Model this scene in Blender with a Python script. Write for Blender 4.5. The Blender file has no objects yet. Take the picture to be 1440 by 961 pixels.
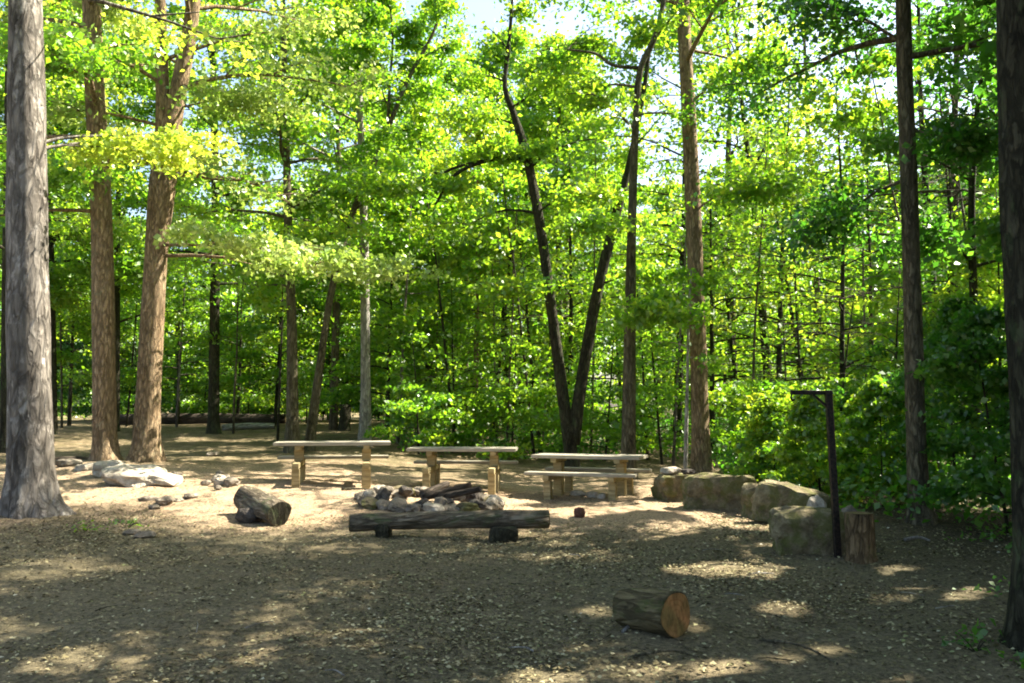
import bpy, bmesh, math, random
import numpy as np
from mathutils import Vector, Matrix, noise as mnoise

scene = bpy.context.scene
C = scene.collection
RNG = np.random.default_rng(7)
random.seed(7)

# ------------------------------------------------------------------ camera
FPX, CX, CY, EYE = 1250.0, 720.0, 480.5, 1.6
PITCH = math.atan(94.5 / FPX)
cd = bpy.data.cameras.new('camera'); cam = bpy.data.objects.new('camera', cd); C.objects.link(cam)
cam.location = (0, 0, EYE); cam.rotation_euler = (math.pi / 2 + PITCH, 0, 0)
cd.sensor_width = 36; cd.lens = FPX / 1440 * 36; cd.clip_end = 1500
scene.camera = cam


def ss(a, b, v):
    t = np.clip((np.asarray(v, float) - a) / (b - a), 0, 1)
    return t * t * (3 - 2 * t)


def terrain(x, y):
    x = np.asarray(x, float); y = np.asarray(y, float)
    z = 0.72 * ss(17, 42, y) + 0.9 * ss(42, 140, y)
    z = z + 0.30 * ss(0.9, -4.2, x) * ss(11.5, 16, y)
    z = z + 0.22 * np.exp(-(((x + 8.2) / 2.6) ** 2 + ((y - 18.6) / 1.8) ** 2))
    z = z + 0.15 * np.exp(-(((x + 6.9) / 1.5) ** 2 + ((y - 12.4) / 1.3) ** 2))
    z = z + 0.12 * ss(4.5, 9, x) * ss(8, 14, y)
    z = z + 0.025 * np.sin(x * 1.3 + 0.7 * y) * np.sin(y * 0.9 - 0.4 * x + 1.0) + 0.012 * np.sin(x * 3.1 - y * 2.3)
    return z


def ray(px, py):
    u = (px - CX) / FPX; v = -(py - CY) / FPX
    c, s = math.cos(PITCH), math.sin(PITCH)
    return Vector((u, c - s * v, s + c * v))


def at(px, py, Y):
    r = ray(px, py)
    return Vector((0, 0, EYE)) + r * (Y / r.y)


def ground(px, py):
    r = ray(px, py)
    prev = 2.0
    t = 2.0
    while t < 200:
        p = Vector((0, 0, EYE)) + r * t
        if p.z <= float(terrain(p.x, p.y)):
            break
        t += 0.05
    return p.x, p.y, float(terrain(p.x, p.y))


# ------------------------------------------------------------------ sun, sky
SUN_AZ, SUN_EL = math.radians(69), math.radians(50)
S = Vector((math.cos(SUN_EL) * math.sin(SUN_AZ), math.cos(SUN_EL) * math.cos(SUN_AZ), math.sin(SUN_EL)))
ld = bpy.data.lights.new('sun', 'SUN'); ld.energy = 5.0; ld.angle = math.radians(0.53); ld.color = (1.0, 0.93, 0.80)
lo = bpy.data.objects.new('sun', ld); C.objects.link(lo)
lo.rotation_euler = S.to_track_quat('Z', 'Y').to_euler(); lo.location = S * 60
w = bpy.data.worlds.new('World'); scene.world = w; w.use_nodes = True
nt = w.node_tree; bg = nt.nodes['Background']
sky = nt.nodes.new('ShaderNodeTexSky'); sky.sky_type = 'NISHITA'; sky.sun_disc = False
sky.sun_elevation = SUN_EL; sky.sun_rotation = SUN_AZ
sky.air_density = 1.0; sky.dust_density = 3.0; sky.ozone_density = 1.0
nt.links.new(sky.outputs[0], bg.inputs[0]); bg.inputs[1].default_value = 0.08
vs = scene.view_settings
vs.view_transform = 'Standard'; vs.look = 'None'; vs.gamma = 1; vs.use_curve_mapping = False; vs.exposure = 2.38
cy = scene.cycles
cy.max_bounces = 7; cy.diffuse_bounces = 4; cy.transmission_bounces = 5; cy.glossy_bounces = 2
cy.sample_clamp_indirect = 8
cy.filter_width = 1.9
cy.use_denoising = True

# ------------------------------------------------------------------ materials


class NT:
    def __init__(s, name):
        s.m = bpy.data.materials.new(name); s.m.use_nodes = True
        s.t = s.m.node_tree; s.n = s.t.nodes
        s.b = s.n['Principled BSDF']; s.out = s.n['Material Output']

    def new(s, kind, **kw):
        x = s.n.new(kind)
        for k, v in kw.items():
            if k.startswith('_'):
                setattr(x, k[1:], v)
            else:
                x.inputs[k.replace('__', ' ')].default_value = v
        return x

    def link(s, a, b): s.t.links.new(a, b)

    def coords(s, scale=(1, 1, 1), kind='Object'):
        tc = s.new('ShaderNodeTexCoord'); mp = s.new('ShaderNodeMapping')
        mp.inputs['Scale'].default_value = scale
        s.link(tc.outputs[kind], mp.inputs['Vector'])
        return mp.outputs[0]

    def noise(s, vec, scale, detail=6, rough=0.6, dist=0.0):
        x = s.new('ShaderNodeTexNoise'); x.inputs['Scale'].default_value = scale
        x.inputs['Detail'].default_value = detail; x.inputs['Roughness'].default_value = rough
        x.inputs['Distortion'].default_value = dist
        s.link(vec, x.inputs['Vector']); return x.outputs['Fac']

    def ramp(s, fac, stops):
        x = s.new('ShaderNodeValToRGB'); e = x.color_ramp.elements
        while len(e) < len(stops): e.new(0.5)
        for el, (p, c) in zip(e, stops):
            el.position = p; el.color = (*c, 1)
        s.link(fac, x.inputs[0]); return x.outputs[0]

    def mix(s, fac, a, b, blend='MIX'):
        x = s.new('ShaderNodeMix', _data_type='RGBA', _blend_type=blend)
        for v, i in ((fac, 0), (a, 6), (b, 7)):
            if isinstance(v, (float, int)): x.inputs[i].default_value = v
            elif isinstance(v, tuple): x.inputs[i].default_value = (*v, 1)
            else: s.link(v, x.inputs[i])
        return x.outputs[2]

    def bump(s, h, strength, dist=0.02):
        x = s.new('ShaderNodeBump'); x.inputs['Strength'].default_value = strength; x.inputs['Distance'].default_value = dist
        s.link(h, x.inputs['Height']); s.link(x.outputs[0], s.b.inputs['Normal'])

    def done(s, col=None, rough=0.9):
        if col is not None: s.link(col, s.b.inputs['Base Color'])
        s.b.inputs['Roughness'].default_value = rough
        s.b.inputs['Specular IOR Level'].default_value = 0.15
        return s.m


def bark_mat(name, dark, mid, light, lichen=None, lf=0.0, lying=False, sc=15):
    t = NT(name)
    v = t.coords((0.2, 1, 1) if lying else (1, 1, 0.27)); v2 = t.coords((0.5, 1, 1) if lying else (1, 1, 0.5))
    a = t.noise(v, sc, 9, 0.7, 0.9); b = t.noise(v2, 3.0, 4, 0.6)
    vo = t.new('ShaderNodeTexVoronoi', _feature='DISTANCE_TO_EDGE'); vo.inputs['Scale'].default_value = sc * 0.9
    wv = t.new('ShaderNodeVectorMath', _operation='MULTIPLY_ADD'); t.link(a, wv.inputs[0]); wv.inputs[1].default_value = (0.12, 0.12, 0.12); t.link(v, wv.inputs[2])
    t.link(wv.outputs[0], vo.inputs['Vector'])
    fis = t.ramp(vo.outputs['Distance'], [(0.0, (0.30, 0.30, 0.30)), (0.16, (1, 1, 1))])
    c = t.ramp(a, [(0.32, dark), (0.50, mid), (0.66, light)])
    c = t.mix(0.8, c, fis, 'MULTIPLY')
    c = t.mix(t.ramp(b, [(0.35, (0, 0, 0)), (0.7, (1, 1, 1))]), c, t.mix(0.45, c, light))
    if lichen:
        l = t.noise(v2, 5.5, 6, 0.7)
        c = t.mix(t.ramp(l, [(0.60 - lf, (0, 0, 0)), (0.70 - lf, (1, 1, 1))]), c, t.mix(0.65, c, lichen))
    h = t.new('ShaderNodeMath', _operation='MULTIPLY'); t.link(fis, h.inputs[0]); t.link(a, h.inputs[1])
    t.bump(h.outputs[0], 1.0, 0.06)
    return t.done(c, 0.95)


BARK_GREY = bark_mat('bark_grey', (0.03, 0.025, 0.02), (0.12, 0.102, 0.082), (0.38, 0.345, 0.295), (0.52, 0.48, 0.42), 0.02, False, 10)
BARK_TAN = bark_mat('bark_tan', (0.07, 0.046, 0.024), (0.265, 0.178, 0.098), (0.47, 0.355, 0.22), (0.30, 0.29, 0.18))
BARK_STUMP = bark_mat('stump_bark', (0.04, 0.028, 0.014), (0.14, 0.095, 0.048), (0.27, 0.19, 0.10), (0.10, 0.10, 0.03), 0.05)
BARK_DARK = bark_mat('bark_dark', (0.013, 0.0115, 0.007), (0.040, 0.036, 0.021), (0.085, 0.078, 0.048), (0.08, 0.11, 0.045), 0.05)
BARK_BROWN = bark_mat('bark_brown', (0.028, 0.024, 0.014), (0.105, 0.090, 0.052), (0.23, 0.20, 0.13), (0.17, 0.18, 0.11))
BARK_PALE = bark_mat('bark_pale', (0.16, 0.14, 0.11), (0.36, 0.33, 0.28), (0.52, 0.49, 0.43), (0.34, 0.36, 0.28))
BARK_MOSS = bark_mat('bark_mossy', (0.035, 0.028, 0.014), (0.125, 0.098, 0.046), (0.23, 0.185, 0.095), (0.09, 0.12, 0.03), 0.08, True)
WEATHERED = bark_mat('weathered_log', (0.03, 0.023, 0.015), (0.145, 0.115, 0.076), (0.34, 0.285, 0.20), (0.10, 0.13, 0.05), 0.06, True)
CHAR_BARK = bark_mat('dark_log_bark', (0.02, 0.016, 0.012), (0.06, 0.047, 0.035), (0.13, 0.105, 0.08), (0.08, 0.11, 0.04), 0.0, True)
PALE_LOG = bark_mat('pale_log_bark', (0.16, 0.14, 0.11), (0.36, 0.33, 0.28), (0.52, 0.49, 0.43), None, 0, True)


def leaf_mat(name, stops, tstops, trans=0.5):
    t = NT(name)
    at_ = t.new('ShaderNodeAttribute', _attribute_name='tone')
    oi = t.new('ShaderNodeObjectInfo')
    v = t.coords((1, 1, 1)); nz = t.noise(v, 0.55, 3, 0.6)
    m1 = t.new('ShaderNodeMath', _operation='MULTIPLY_ADD'); t.link(nz, m1.inputs[0]); m1.inputs[1].default_value = 0.7
    t.link(at_.outputs['Fac'], m1.inputs[2])
    m2 = t.new('ShaderNodeMath', _operation='MULTIPLY_ADD'); t.link(oi.outputs['Random'], m2.inputs[0]); m2.inputs[1].default_value = 0.22
    t.link(m1.outputs[0], m2.inputs[2])
    m3 = t.new('ShaderNodeMath', _operation='SUBTRACT'); t.link(m2.outputs[0], m3.inputs[0]); m3.inputs[1].default_value = 0.45
    d = t.ramp(m3.outputs[0], stops); tr = t.ramp(m3.outputs[0], tstops)
    df = t.new('ShaderNodeBsdfDiffuse'); tl = t.new('ShaderNodeBsdfTranslucent'); gl = t.new('ShaderNodeBsdfGlossy', Roughness=0.42)
    gl.inputs[0].default_value = (0.85, 0.9, 0.8, 1)
    t.link(d, df.inputs[0]); t.link(tr, tl.inputs[0])
    mx = t.new('ShaderNodeMixShader', Fac=trans); t.link(df.outputs[0], mx.inputs[1]); t.link(tl.outputs[0], mx.inputs[2])
    mg = t.new('ShaderNodeMixShader', Fac=0.055); t.link(mx.outputs[0], mg.inputs[1]); t.link(gl.outputs[0], mg.inputs[2])
    t.n.remove(t.b)
    t.link(mg.outputs[0], t.out.inputs['Surface'])
    return t.m


LEAF = leaf_mat('leaf_green', [(0.1, (0.036, 0.105, 0.012)), (0.5, (0.078, 0.175, 0.015)), (0.9, (0.17, 0.245, 0.022))],
                [(0.1, (0.14, 0.40, 0.014)), (0.5, (0.31, 0.58, 0.020)), (0.9, (0.58, 0.69, 0.035))], 0.56)
LEAF_Y = leaf_mat('leaf_yellow', [(0.1, (0.09, 0.20, 0.016)), (0.5, (0.17, 0.27, 0.025)), (0.9, (0.28, 0.34, 0.04))],
                  [(0.1, (0.36, 0.62, 0.03)), (0.5, (0.58, 0.72, 0.05)), (0.9, (0.74, 0.75, 0.08))], 0.56)
LEAF_P = leaf_mat('leaf_pale', [(0.1, (0.10, 0.19, 0.03)), (0.5, (0.20, 0.29, 0.06)), (0.9, (0.38, 0.43, 0.16))],
                  [(0.1, (0.28, 0.50, 0.05)), (0.5, (0.48, 0.64, 0.09)), (0.9, (0.66, 0.72, 0.20))], 0.45)  # leaf colour paled to stand for strong sun on the forked tree
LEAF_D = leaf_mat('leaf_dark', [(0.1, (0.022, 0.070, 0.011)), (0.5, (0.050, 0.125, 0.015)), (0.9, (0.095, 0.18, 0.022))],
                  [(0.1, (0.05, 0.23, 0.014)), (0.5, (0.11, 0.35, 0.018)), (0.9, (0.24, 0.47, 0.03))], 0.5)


def ground_mat():
    t = NT('forest_floor')
    v = t.coords((1, 1, 1))
    big = t.noise(v, 0.35, 5, 0.6); med = t.noise(v, 2.2, 6, 0.65); fin = t.noise(v, 26, 6, 0.75); grit = t.noise(v, 90, 3, 0.7)
    dirt = t.ramp(med, [(0.30, (0.13, 0.085, 0.05)), (0.5, (0.25, 0.175, 0.115)), (0.72, (0.38, 0.28, 0.20))])
    dirt = t.mix(t.ramp(big, [(0.40, (0, 0, 0)), (0.62, (1, 1, 1))]), dirt, t.mix(0.55, dirt, (0.25, 0.22, 0.15)))
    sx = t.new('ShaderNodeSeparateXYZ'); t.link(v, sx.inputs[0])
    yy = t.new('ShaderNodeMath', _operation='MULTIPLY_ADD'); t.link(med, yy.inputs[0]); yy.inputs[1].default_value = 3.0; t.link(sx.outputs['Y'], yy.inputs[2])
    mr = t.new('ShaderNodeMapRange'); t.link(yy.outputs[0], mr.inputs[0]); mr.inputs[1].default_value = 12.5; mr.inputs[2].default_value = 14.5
    dirt = t.mix(mr.outputs[0], t.mix(0.72, dirt, (0.120, 0.110, 0.066)), t.mix(0.5, dirt, (0.42, 0.315, 0.22)))  # part of the sunlit band's brightness is put into its bare-dirt colour
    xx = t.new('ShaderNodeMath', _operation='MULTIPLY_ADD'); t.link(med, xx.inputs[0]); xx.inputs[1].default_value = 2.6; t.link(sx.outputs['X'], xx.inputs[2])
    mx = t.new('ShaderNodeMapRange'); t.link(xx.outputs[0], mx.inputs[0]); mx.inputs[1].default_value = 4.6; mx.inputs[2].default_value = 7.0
    dirt = t.mix(mx.outputs[0], dirt, t.mix(0.8, dirt, (0.045, 0.038, 0.022)))  # leaf mould darkened further to paint the deep shade at the right
    ym = t.new('ShaderNodeMath', _operation='MULTIPLY_ADD'); t.link(big, ym.inputs[0]); ym.inputs[1].default_value = 7.0; t.link(sx.outputs['Y'], ym.inputs[2])
    mm = t.new('ShaderNodeMapRange'); t.link(ym.outputs[0], mm.inputs[0]); mm.inputs[1].default_value = 21.5; mm.inputs[2].default_value = 24.5
    m_n = t.new('ShaderNodeMath', _operation='MULTIPLY'); t.link(mm.outputs[0], m_n.inputs[0]); t.link(t.ramp(med, [(0.35, (0.25, 0.25, 0.25)), (0.55, (0.8, 0.8, 0.8))]), m_n.inputs[1])
    dirt = t.mix(m_n.outputs[0], dirt, (0.070, 0.066, 0.030))     # thin moss and grass at the back of the clearing
    spk = t.ramp(fin, [(0.36, (0.34, 0.32, 0.26)), (0.5, (0.95, 0.95, 0.92)), (0.64, (1.7, 1.65, 1.5))])
    c = t.mix(0.8, dirt, spk, 'MULTIPLY')
    g = t.ramp(grit, [(0.35, (0.6, 0.58, 0.52)), (0.6, (1.15, 1.12, 1.05))])
    c = t.mix(0.7, c, g, 'MULTIPLY')
    # leaf mould at the right has the woods' shade painted into its colour
    h = t.new('ShaderNodeMath', _operation='MULTIPLY_ADD'); t.link(fin, h.inputs[0]); h.inputs[1].default_value = 0.6; t.link(grit, h.inputs[2])
    t.bump(h.outputs[0], 0.75, 0.03)
    return t.done(c, 0.95)


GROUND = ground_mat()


def stone_mat(name, dark, mid, light, moss=0.0):
    t = NT(name)
    v = t.coords((1, 1, 1), 'Object')
    a = t.noise(v, 5, 8, 0.65); b = t.noise(v, 30, 5, 0.7)
    c = t.ramp(a, [(0.3, dark), (0.5, mid), (0.7, light)])
    c = t.mix(0.55, c, t.ramp(b, [(0.3, (0.5, 0.5, 0.5)), (0.65, (1.2, 1.2, 1.2))]), 'MULTIPLY')
    if moss:
        n = t.noise(v, 3.2, 6, 0.65)
        c = t.mix(t.ramp(n, [(0.58 - moss, (0, 0, 0)), (0.68 - moss, (1, 1, 1))]), c, t.mix(0.7, c, (0.09, 0.10, 0.022)))
    hh = t.new('ShaderNodeMath', _operation='MULTIPLY_ADD'); t.link(b, hh.inputs[0]); hh.inputs[1].default_value = 0.35; t.link(a, hh.inputs[2])
    t.bump(hh.outputs[0], 0.9, 0.09)
    return t.done(c, 0.92)


STONE_PALE = stone_mat('stone_pale', (0.22, 0.185, 0.135), (0.40, 0.35, 0.27), (0.56, 0.50, 0.41))
STONE_GREY = stone_mat('stone_grey', (0.08, 0.066, 0.05), (0.19, 0.16, 0.12), (0.36, 0.31, 0.24))
STONE_MOSS = stone_mat('stone_mossy', (0.08, 0.064, 0.036), (0.19, 0.155, 0.088), (0.36, 0.31, 0.19), 0.13)
STONE_DARK = stone_mat('stone_sooty', (0.03, 0.026, 0.022), (0.07, 0.06, 0.05), (0.15, 0.13, 0.11))
STONE_RED = stone_mat('stone_reddish', (0.06, 0.028, 0.018), (0.13, 0.06, 0.04), (0.2, 0.11, 0.07))


def wood_mat(name, a, b, c_):
    t = NT(name)
    v = t.coords((0.8, 9, 9)); n = t.noise(v, 3.5, 7, 0.65, 0.8); b2 = t.noise(t.coords((1, 1, 1)), 2.4, 4, 0.6)
    c = t.ramp(n, [(0.3, a), (0.5, b), (0.72, c_)])
    c = t.mix(t.ramp(b2, [(0.38, (0, 0, 0)), (0.68, (1, 1, 1))]), c, t.mix(0.5, c, (0.18, 0.17, 0.11)))
    t.bump(n, 0.35, 0.01)
    return t.done(c, 0.85)


PLANK = wood_mat('weathered_plank', (0.16, 0.142, 0.108), (0.31, 0.28, 0.215), (0.46, 0.425, 0.34))
POST = wood_mat('treated_post', (0.17, 0.12, 0.05), (0.34, 0.26, 0.115), (0.48, 0.40, 0.21))


def cut_mat(name, pale, ringc):
    t = NT(name)
    v = t.coords((1, 1, 1)); wv = t.new('ShaderNodeTexWave', _wave_type='RINGS', _rings_direction='X')
    wv.inputs['Scale'].default_value = 9; wv.inputs['Distortion'].default_value = 5; wv.inputs['Detail'].default_value = 3
    t.link(v, wv.inputs['Vector'])
    n = t.noise(v, 7, 6, 0.65)
    c = t.ramp(wv.outputs['Fac'], [(0.0, ringc), (0.4, pale)])
    n2 = t.noise(v, 3.4, 3, 0.5)
    c = t.mix(t.ramp(n, [(0.36, (0, 0, 0)), (0.6, (1, 1, 1))]), c, t.mix(0.6, c, (0.11, 0.075, 0.02)))
    n3 = t.noise(t.coords((1, 1.6, 0.5)), 22, 6, 0.7)
    c = t.mix(t.ramp(n2, [(0.38, (0, 0, 0)), (0.68, (1, 1, 1))]), c, t.mix(0.65, c, (0.15, 0.12, 0.04)))
    c = t.mix(0.75, c, t.ramp(n3, [(0.34, (0.45, 0.42, 0.38)), (0.55, (1, 1, 1)), (0.7, (1.3, 1.3, 1.3))]), 'MULTIPLY')
    t.bump(n, 0.5, 0.03)
    return t.done(c, 0.85)


CUT = cut_mat('cut_wood', (0.36, 0.17, 0.065), (0.29, 0.125, 0.042))
CUT_OLD = cut_mat('old_cut_wood', (0.22, 0.15, 0.08), (0.12, 0.075, 0.04))


def iron():
    t = NT('black_iron'); n = t.noise(t.coords(), 30, 4)
    c = t.ramp(n, [(0.4, (0.007, 0.0065, 0.006)), (0.62, (0.035, 0.024, 0.017))])
    t.bump(n, 0.2, 0.005)
    m = t.done(c, 0.5); return m


IRON = iron()


def litter_mat():
    t = NT('litter_leaf')
    a = t.new('ShaderNodeAttribute', _attribute_name='tone')
    c = t.ramp(a.outputs['Fac'], [(0.0, (0.045, 0.036, 0.018)), (0.32, (0.14, 0.115, 0.055)), (0.58, (0.25, 0.215, 0.11)),
                                  (0.80, (0.40, 0.35, 0.20)), (0.90, (0.20, 0.21, 0.075)), (1.0, (0.62, 0.56, 0.42))])
    return t.done(c, 0.8)


LITTER = litter_mat()

# ------------------------------------------------------------------ object helpers


def link(name, me, m, parent=None):
    o = bpy.data.objects.new(name, me); C.objects.link(o)
    if m is not None and not me.materials: me.materials.append(m)
    if parent is not None: o.parent = parent
    return o


def tag(o, label, cat, group=None):
    o['label'] = label; o['category'] = cat
    if group: o['group'] = group
    return o


def empty(name, loc, label, cat, group=None, rz=0.0):
    o = bpy.data.objects.new(name, None); C.objects.link(o)
    o.location = loc; o.rotation_euler = (0, 0, rz); o.empty_display_size = 0.3
    return tag(o, label, cat, group)


def mesh_np(name, verts, quads, tone=None, tris=None, smooth=False):
    me = bpy.data.meshes.new(name)
    nv = len(verts); nq = len(quads); ntr = 0 if tris is None else len(tris)
    me.vertices.add(nv); me.vertices.foreach_set('co', np.asarray(verts, np.float32).ravel())
    me.loops.add(nq * 4 + ntr * 3)
    idx = np.asarray(quads, np.int32).ravel()
    starts = np.arange(nq, dtype=np.int32) * 4
    if ntr:
        idx = np.concatenate([idx, np.asarray(tris, np.int32).ravel()])
        starts = np.concatenate([starts, nq * 4 + np.arange(ntr, dtype=np.int32) * 3])
    me.loops.foreach_set('vertex_index', idx)
    me.polygons.add(nq + ntr); me.polygons.foreach_set('loop_start', starts)
    if smooth: me.polygons.foreach_set('use_smooth', np.ones(nq + ntr, bool))
    me.update(calc_edges=True)
    if tone is not None:
        a = me.attributes.new('tone', 'FLOAT', 'FACE'); a.data.foreach_set('value', np.asarray(tone, np.float32))
    return me


class Tubes:
    """collects tapered tubes along polylines; one mesh per build"""
    def __init__(s): s.v = []; s.q = []; s.t = []; s.n = 0

    def add(s, pts, rads, sides=8, bumpy=0.0, seed=0, caps=True, lobes=None, nl=5):
        pts = np.asarray(pts, float); rads = np.asarray(rads, float); k = len(pts)
        tan = np.gradient(pts, axis=0); tan /= np.linalg.norm(tan, axis=1)[:, None] + 1e-9
        ref = np.array([1.0, 0.0, 0.0]) if abs(tan[0][0]) < 0.8 else np.array([0.0, 1.0, 0.0])
        ang = np.arange(sides) / sides * 2 * np.pi
        for i in range(k):
            a = ref - tan[i] * np.dot(ref, tan[i]); a /= np.linalg.norm(a); b = np.cross(tan[i], a); ref = a
            r = np.full(sides, rads[i])
            if bumpy:
                r = r * (1 + bumpy * (np.sin(ang * 3 + seed + i * 0.35) * 0.5 + np.sin(ang * 5 + seed * 2.1 - i * 0.5) * 0.35 + 0.4 * np.sin(i * 1.7 + seed + ang * 2)))
            if lobes is not None:
                r = r * (1 + lobes[i] * (0.5 + 0.7 * np.sin(ang * nl / 2 + seed) ** 2 + 0.35 * np.sin(ang * 2 + seed * 3)))
            s.v.append(pts[i] + np.outer(np.cos(ang) * r, a) + np.outer(np.sin(ang) * r, b))
        for i in range(k - 1):
            p = s.n + i * sides
            j = np.arange(sides); j2 = (j + 1) % sides
            s.q.append(np.stack([p + j, p + j2, p + sides + j2, p + sides + j], 1))
        s.n += k * sides
        if caps:
            for e, ring, flip in ((pts[0], s.n - k * sides, True), (pts[-1], s.n - sides, False)):
                s.v.append(np.asarray(e)[None]); c = s.n; s.n += 1
                j = np.arange(sides); j2 = (j + 1) % sides
                tr = np.stack([ring + j, ring + j2, np.full(sides, c)], 1)
                s.t.append(tr[:, ::-1] if flip else tr)

    def mesh(s, name):
        return mesh_np(name, np.concatenate(s.v), np.concatenate(s.q), None, np.concatenate(s.t) if s.t else None, smooth=True)


def spline(pts, n):
    """Catmull-Rom through control rows, n samples"""
    P = np.asarray(pts, float)
    P = np.vstack([2 * P[0] - P[1], P, 2 * P[-1] - P[-2]])
    out = []
    m = len(P) - 3
    for u in np.linspace(0, m - 1e-6, n):
        i = int(u); t = u - i
        p0, p1, p2, p3 = P[i:i + 4]
        out.append(0.5 * (2 * p1 + (p2 - p0) * t + (2 * p0 - 5 * p1 + 4 * p2 - p3) * t * t + (3 * p1 - p0 - 3 * p2 + p3) * t ** 3))
    return np.array(out)


# ------------------------------------------------------------------ sun patches laid out on the ground; leaves are cut to admit them
def gpoly(pts): return np.array([ground(a, b)[:2] for a, b in pts])


def corridor(x, y, z0, z1, w):
    """where the sun rays that reach a stem between two heights would meet the ground"""
    a, b = (z0 - 0.15) / S.z, (z1 - 0.15) / S.z
    return np.array([(x - S.x * a, y - S.y * a - w), (x - S.x * a, y - S.y * a + w), (x - S.x * b, y - S.y * b + w), (x - S.x * b, y - S.y * b - w)])


SUNNY = [  # (outline on the ground, openness)
    (gpoly([(0, 640), (60, 650), (130, 660), (250, 662), (330, 668), (420, 690), (500, 700), (505, 718), (480, 735), (495, 742), (400, 750), (330, 738), (300, 742), (200, 757), (180, 748), (105, 725), (0, 708)]), 0.97),
    (gpoly([(440, 692), (520, 684), (560, 676), (640, 672), (700, 690), (800, 700), (880, 706), (925, 708), (930, 716), (870, 722), (840, 730), (780, 728), (690, 712), (610, 708), (500, 712), (430, 705)]), 0.95),
    (gpoly([(375, 650), (470, 640), (545, 648), (545, 690), (400, 684)]), 0.85),
    (gpoly([(575, 652), (740, 652), (740, 690), (575, 690)]), 0.8),
    (gpoly([(735, 668), (910, 668), (920, 702), (735, 698)]), 0.85),
    (gpoly([(0, 605), (130, 603), (135, 640), (0, 645)]), 0.8),
    (gpoly([(230, 612), (370, 614), (370, 621), (230, 622)]), 0.9),
    (gpoly([(290, 594), (400, 594), (400, 603), (290, 603)]), 0.9),
    (gpoly([(930, 798), (1000, 790), (1080, 786), (1135, 798), (1115, 818), (1040, 814), (960, 813)]), 0.996),
    (gpoly([(1055, 852), (1110, 842), (1165, 856), (1150, 874), (1080, 870)]), 0.996),
    (gpoly([(1215, 832), (1300, 820), (1350, 824), (1310, 838), (1300, 852), (1235, 850)]), 0.99),
    (gpoly([(1335, 828), (1395, 820), (1420, 834), (1380, 846), (1330, 846)]), 0.98),
    (gpoly([(1225, 796), (1290, 790), (1330, 800), (1260, 814)]), 0.97),
    (gpoly([(1085, 928), (1140, 910), (1200, 900), (1222, 915), (1130, 940)]), 0.996),
    (gpoly([(990, 942), (1040, 925), (1090, 940), (1020, 960)]), 0.996),
    (gpoly([(1260, 948), (1330, 933), (1345, 955), (1280, 972)]), 0.97),
    (gpoly([(725, 948), (790, 932), (850, 945), (800, 970), (730, 972)]), 0.996),
    (gpoly([(800, 905), (880, 898), (930, 910), (900, 925), (830, 920)]), 0.85),
    (gpoly([(870, 945), (960, 930), (985, 945), (900, 968)]), 0.85),
    (gpoly([(832, 848), (872, 846), (876, 864), (836, 868)]), 0.99),
    (gpoly([(965, 866), (992, 863), (1022, 885), (995, 896), (970, 888)]), 0.99),
    (gpoly([(-60, 868), (60, 864), (115, 880), (60, 902), (-60, 908)]), 0.86),
    (gpoly([(40, 928), (130, 905), (222, 912), (228, 936), (130, 950), (60, 948)]), 0.88),
    (gpoly([(145, 892), (200, 882), (250, 890), (200, 906)]), 0.8),
    (gpoly([(330, 925), (400, 912), (450, 925), (380, 942)]), 0.4),
    (gpoly([(500, 940), (560, 930), (600, 945), (540, 962)]), 0.4),
    (gpoly([(150, 800), (230, 795), (260, 806), (180, 812)]), 0.2),
    # light that reaches the stems and leaves at the left of the clearing before it would reach the ground
    (corridor(-6.45, 12.4, 3.6, 12, 0.5), 0.96),
    (corridor(-7.9, 18.3, 1.5, 9, 0.6), 0.85),
    (corridor(-7.2, 18.6, 0.8, 8, 0.6), 0.9),
    (corridor(4.5, 20.6, 1.5, 14, 0.55), 0.9),
    (corridor(-4.2, 26.0, 1.0, 8, 0.6), 0.9),
    (corridor(-4.6, 17.4, 3.2, 4.4, 1.3), 0.9),
    (corridor(-6.0, 13.3, 5.2, 6.2, 0.8), 0.9),
    (gpoly([(900, 666), (1010, 666), (1085, 682), (1165, 712), (1120, 752), (1050, 745), (980, 726), (905, 712)]), 0.995),
    (gpoly([(1040, 764), (1115, 764), (1125, 784), (1045, 786)]), 0.98),
    (np.array([(-30, 8), (-6, 14), (-5, 24), (-5, 27), (-30, 27)]), 0.30),
    (np.array([(-40, 34.5), (-2, 34.5), (4, 70), (-40, 70)]), 0.88),
    (np.array([(5.2, 11), (13, 10), (15, 21), (5, 20)]), 0.45),
    (np.array([(-6, 20), (14, 22), (24, 40), (-4, 40)]), 0.87),
]


def in_poly(P, x, y):
    r = np.zeros(len(x), bool); n = len(P)
    for i in range(n):
        x1, y1 = P[i]; x2, y2 = P[(i + 1) % n]
        c = (y1 > y) != (y2 > y)
        r ^= c & (x < (x2 - x1) * (y - y1) / (y2 - y1 + 1e-12) + x1)
    return r


def sunlit_keep(P, rng):
    """True for leaves that stay: leaves that would shade the SUNNY outlines are cut away"""
    zt = 0.15
    k = (P[:, 2] - zt) / S.z
    gx = P[:, 0] - S.x * k + 0.06 * np.sin(P[:, 1] * 5.1 + P[:, 2] * 3.3); gy = P[:, 1] - S.y * k + 0.06 * np.sin(P[:, 0] * 4.7 - P[:, 2] * 2.9)
    op = np.zeros(len(P))
    streak = np.where(np.sin(gy * 3.3 + 1.4 * np.sin(gx * 0.55 + 0.6) + 0.5 * np.sin(gx * 1.9)) + 0.5 * np.sin(gx * 1.3 + gy * 0.8) > 0.72, 0.25, 1.0)   # wavy bands keep their leaves so shaded streaks break up the sun patches
    for poly, o in SUNNY:
        op = np.maximum(op, np.where(in_poly(poly, gx, gy), o * streak if o in (0.97, 0.95) else o, 0))
    return (rng.random(len(P)) > op) | (P[:, 2] < 2.2)


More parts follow.
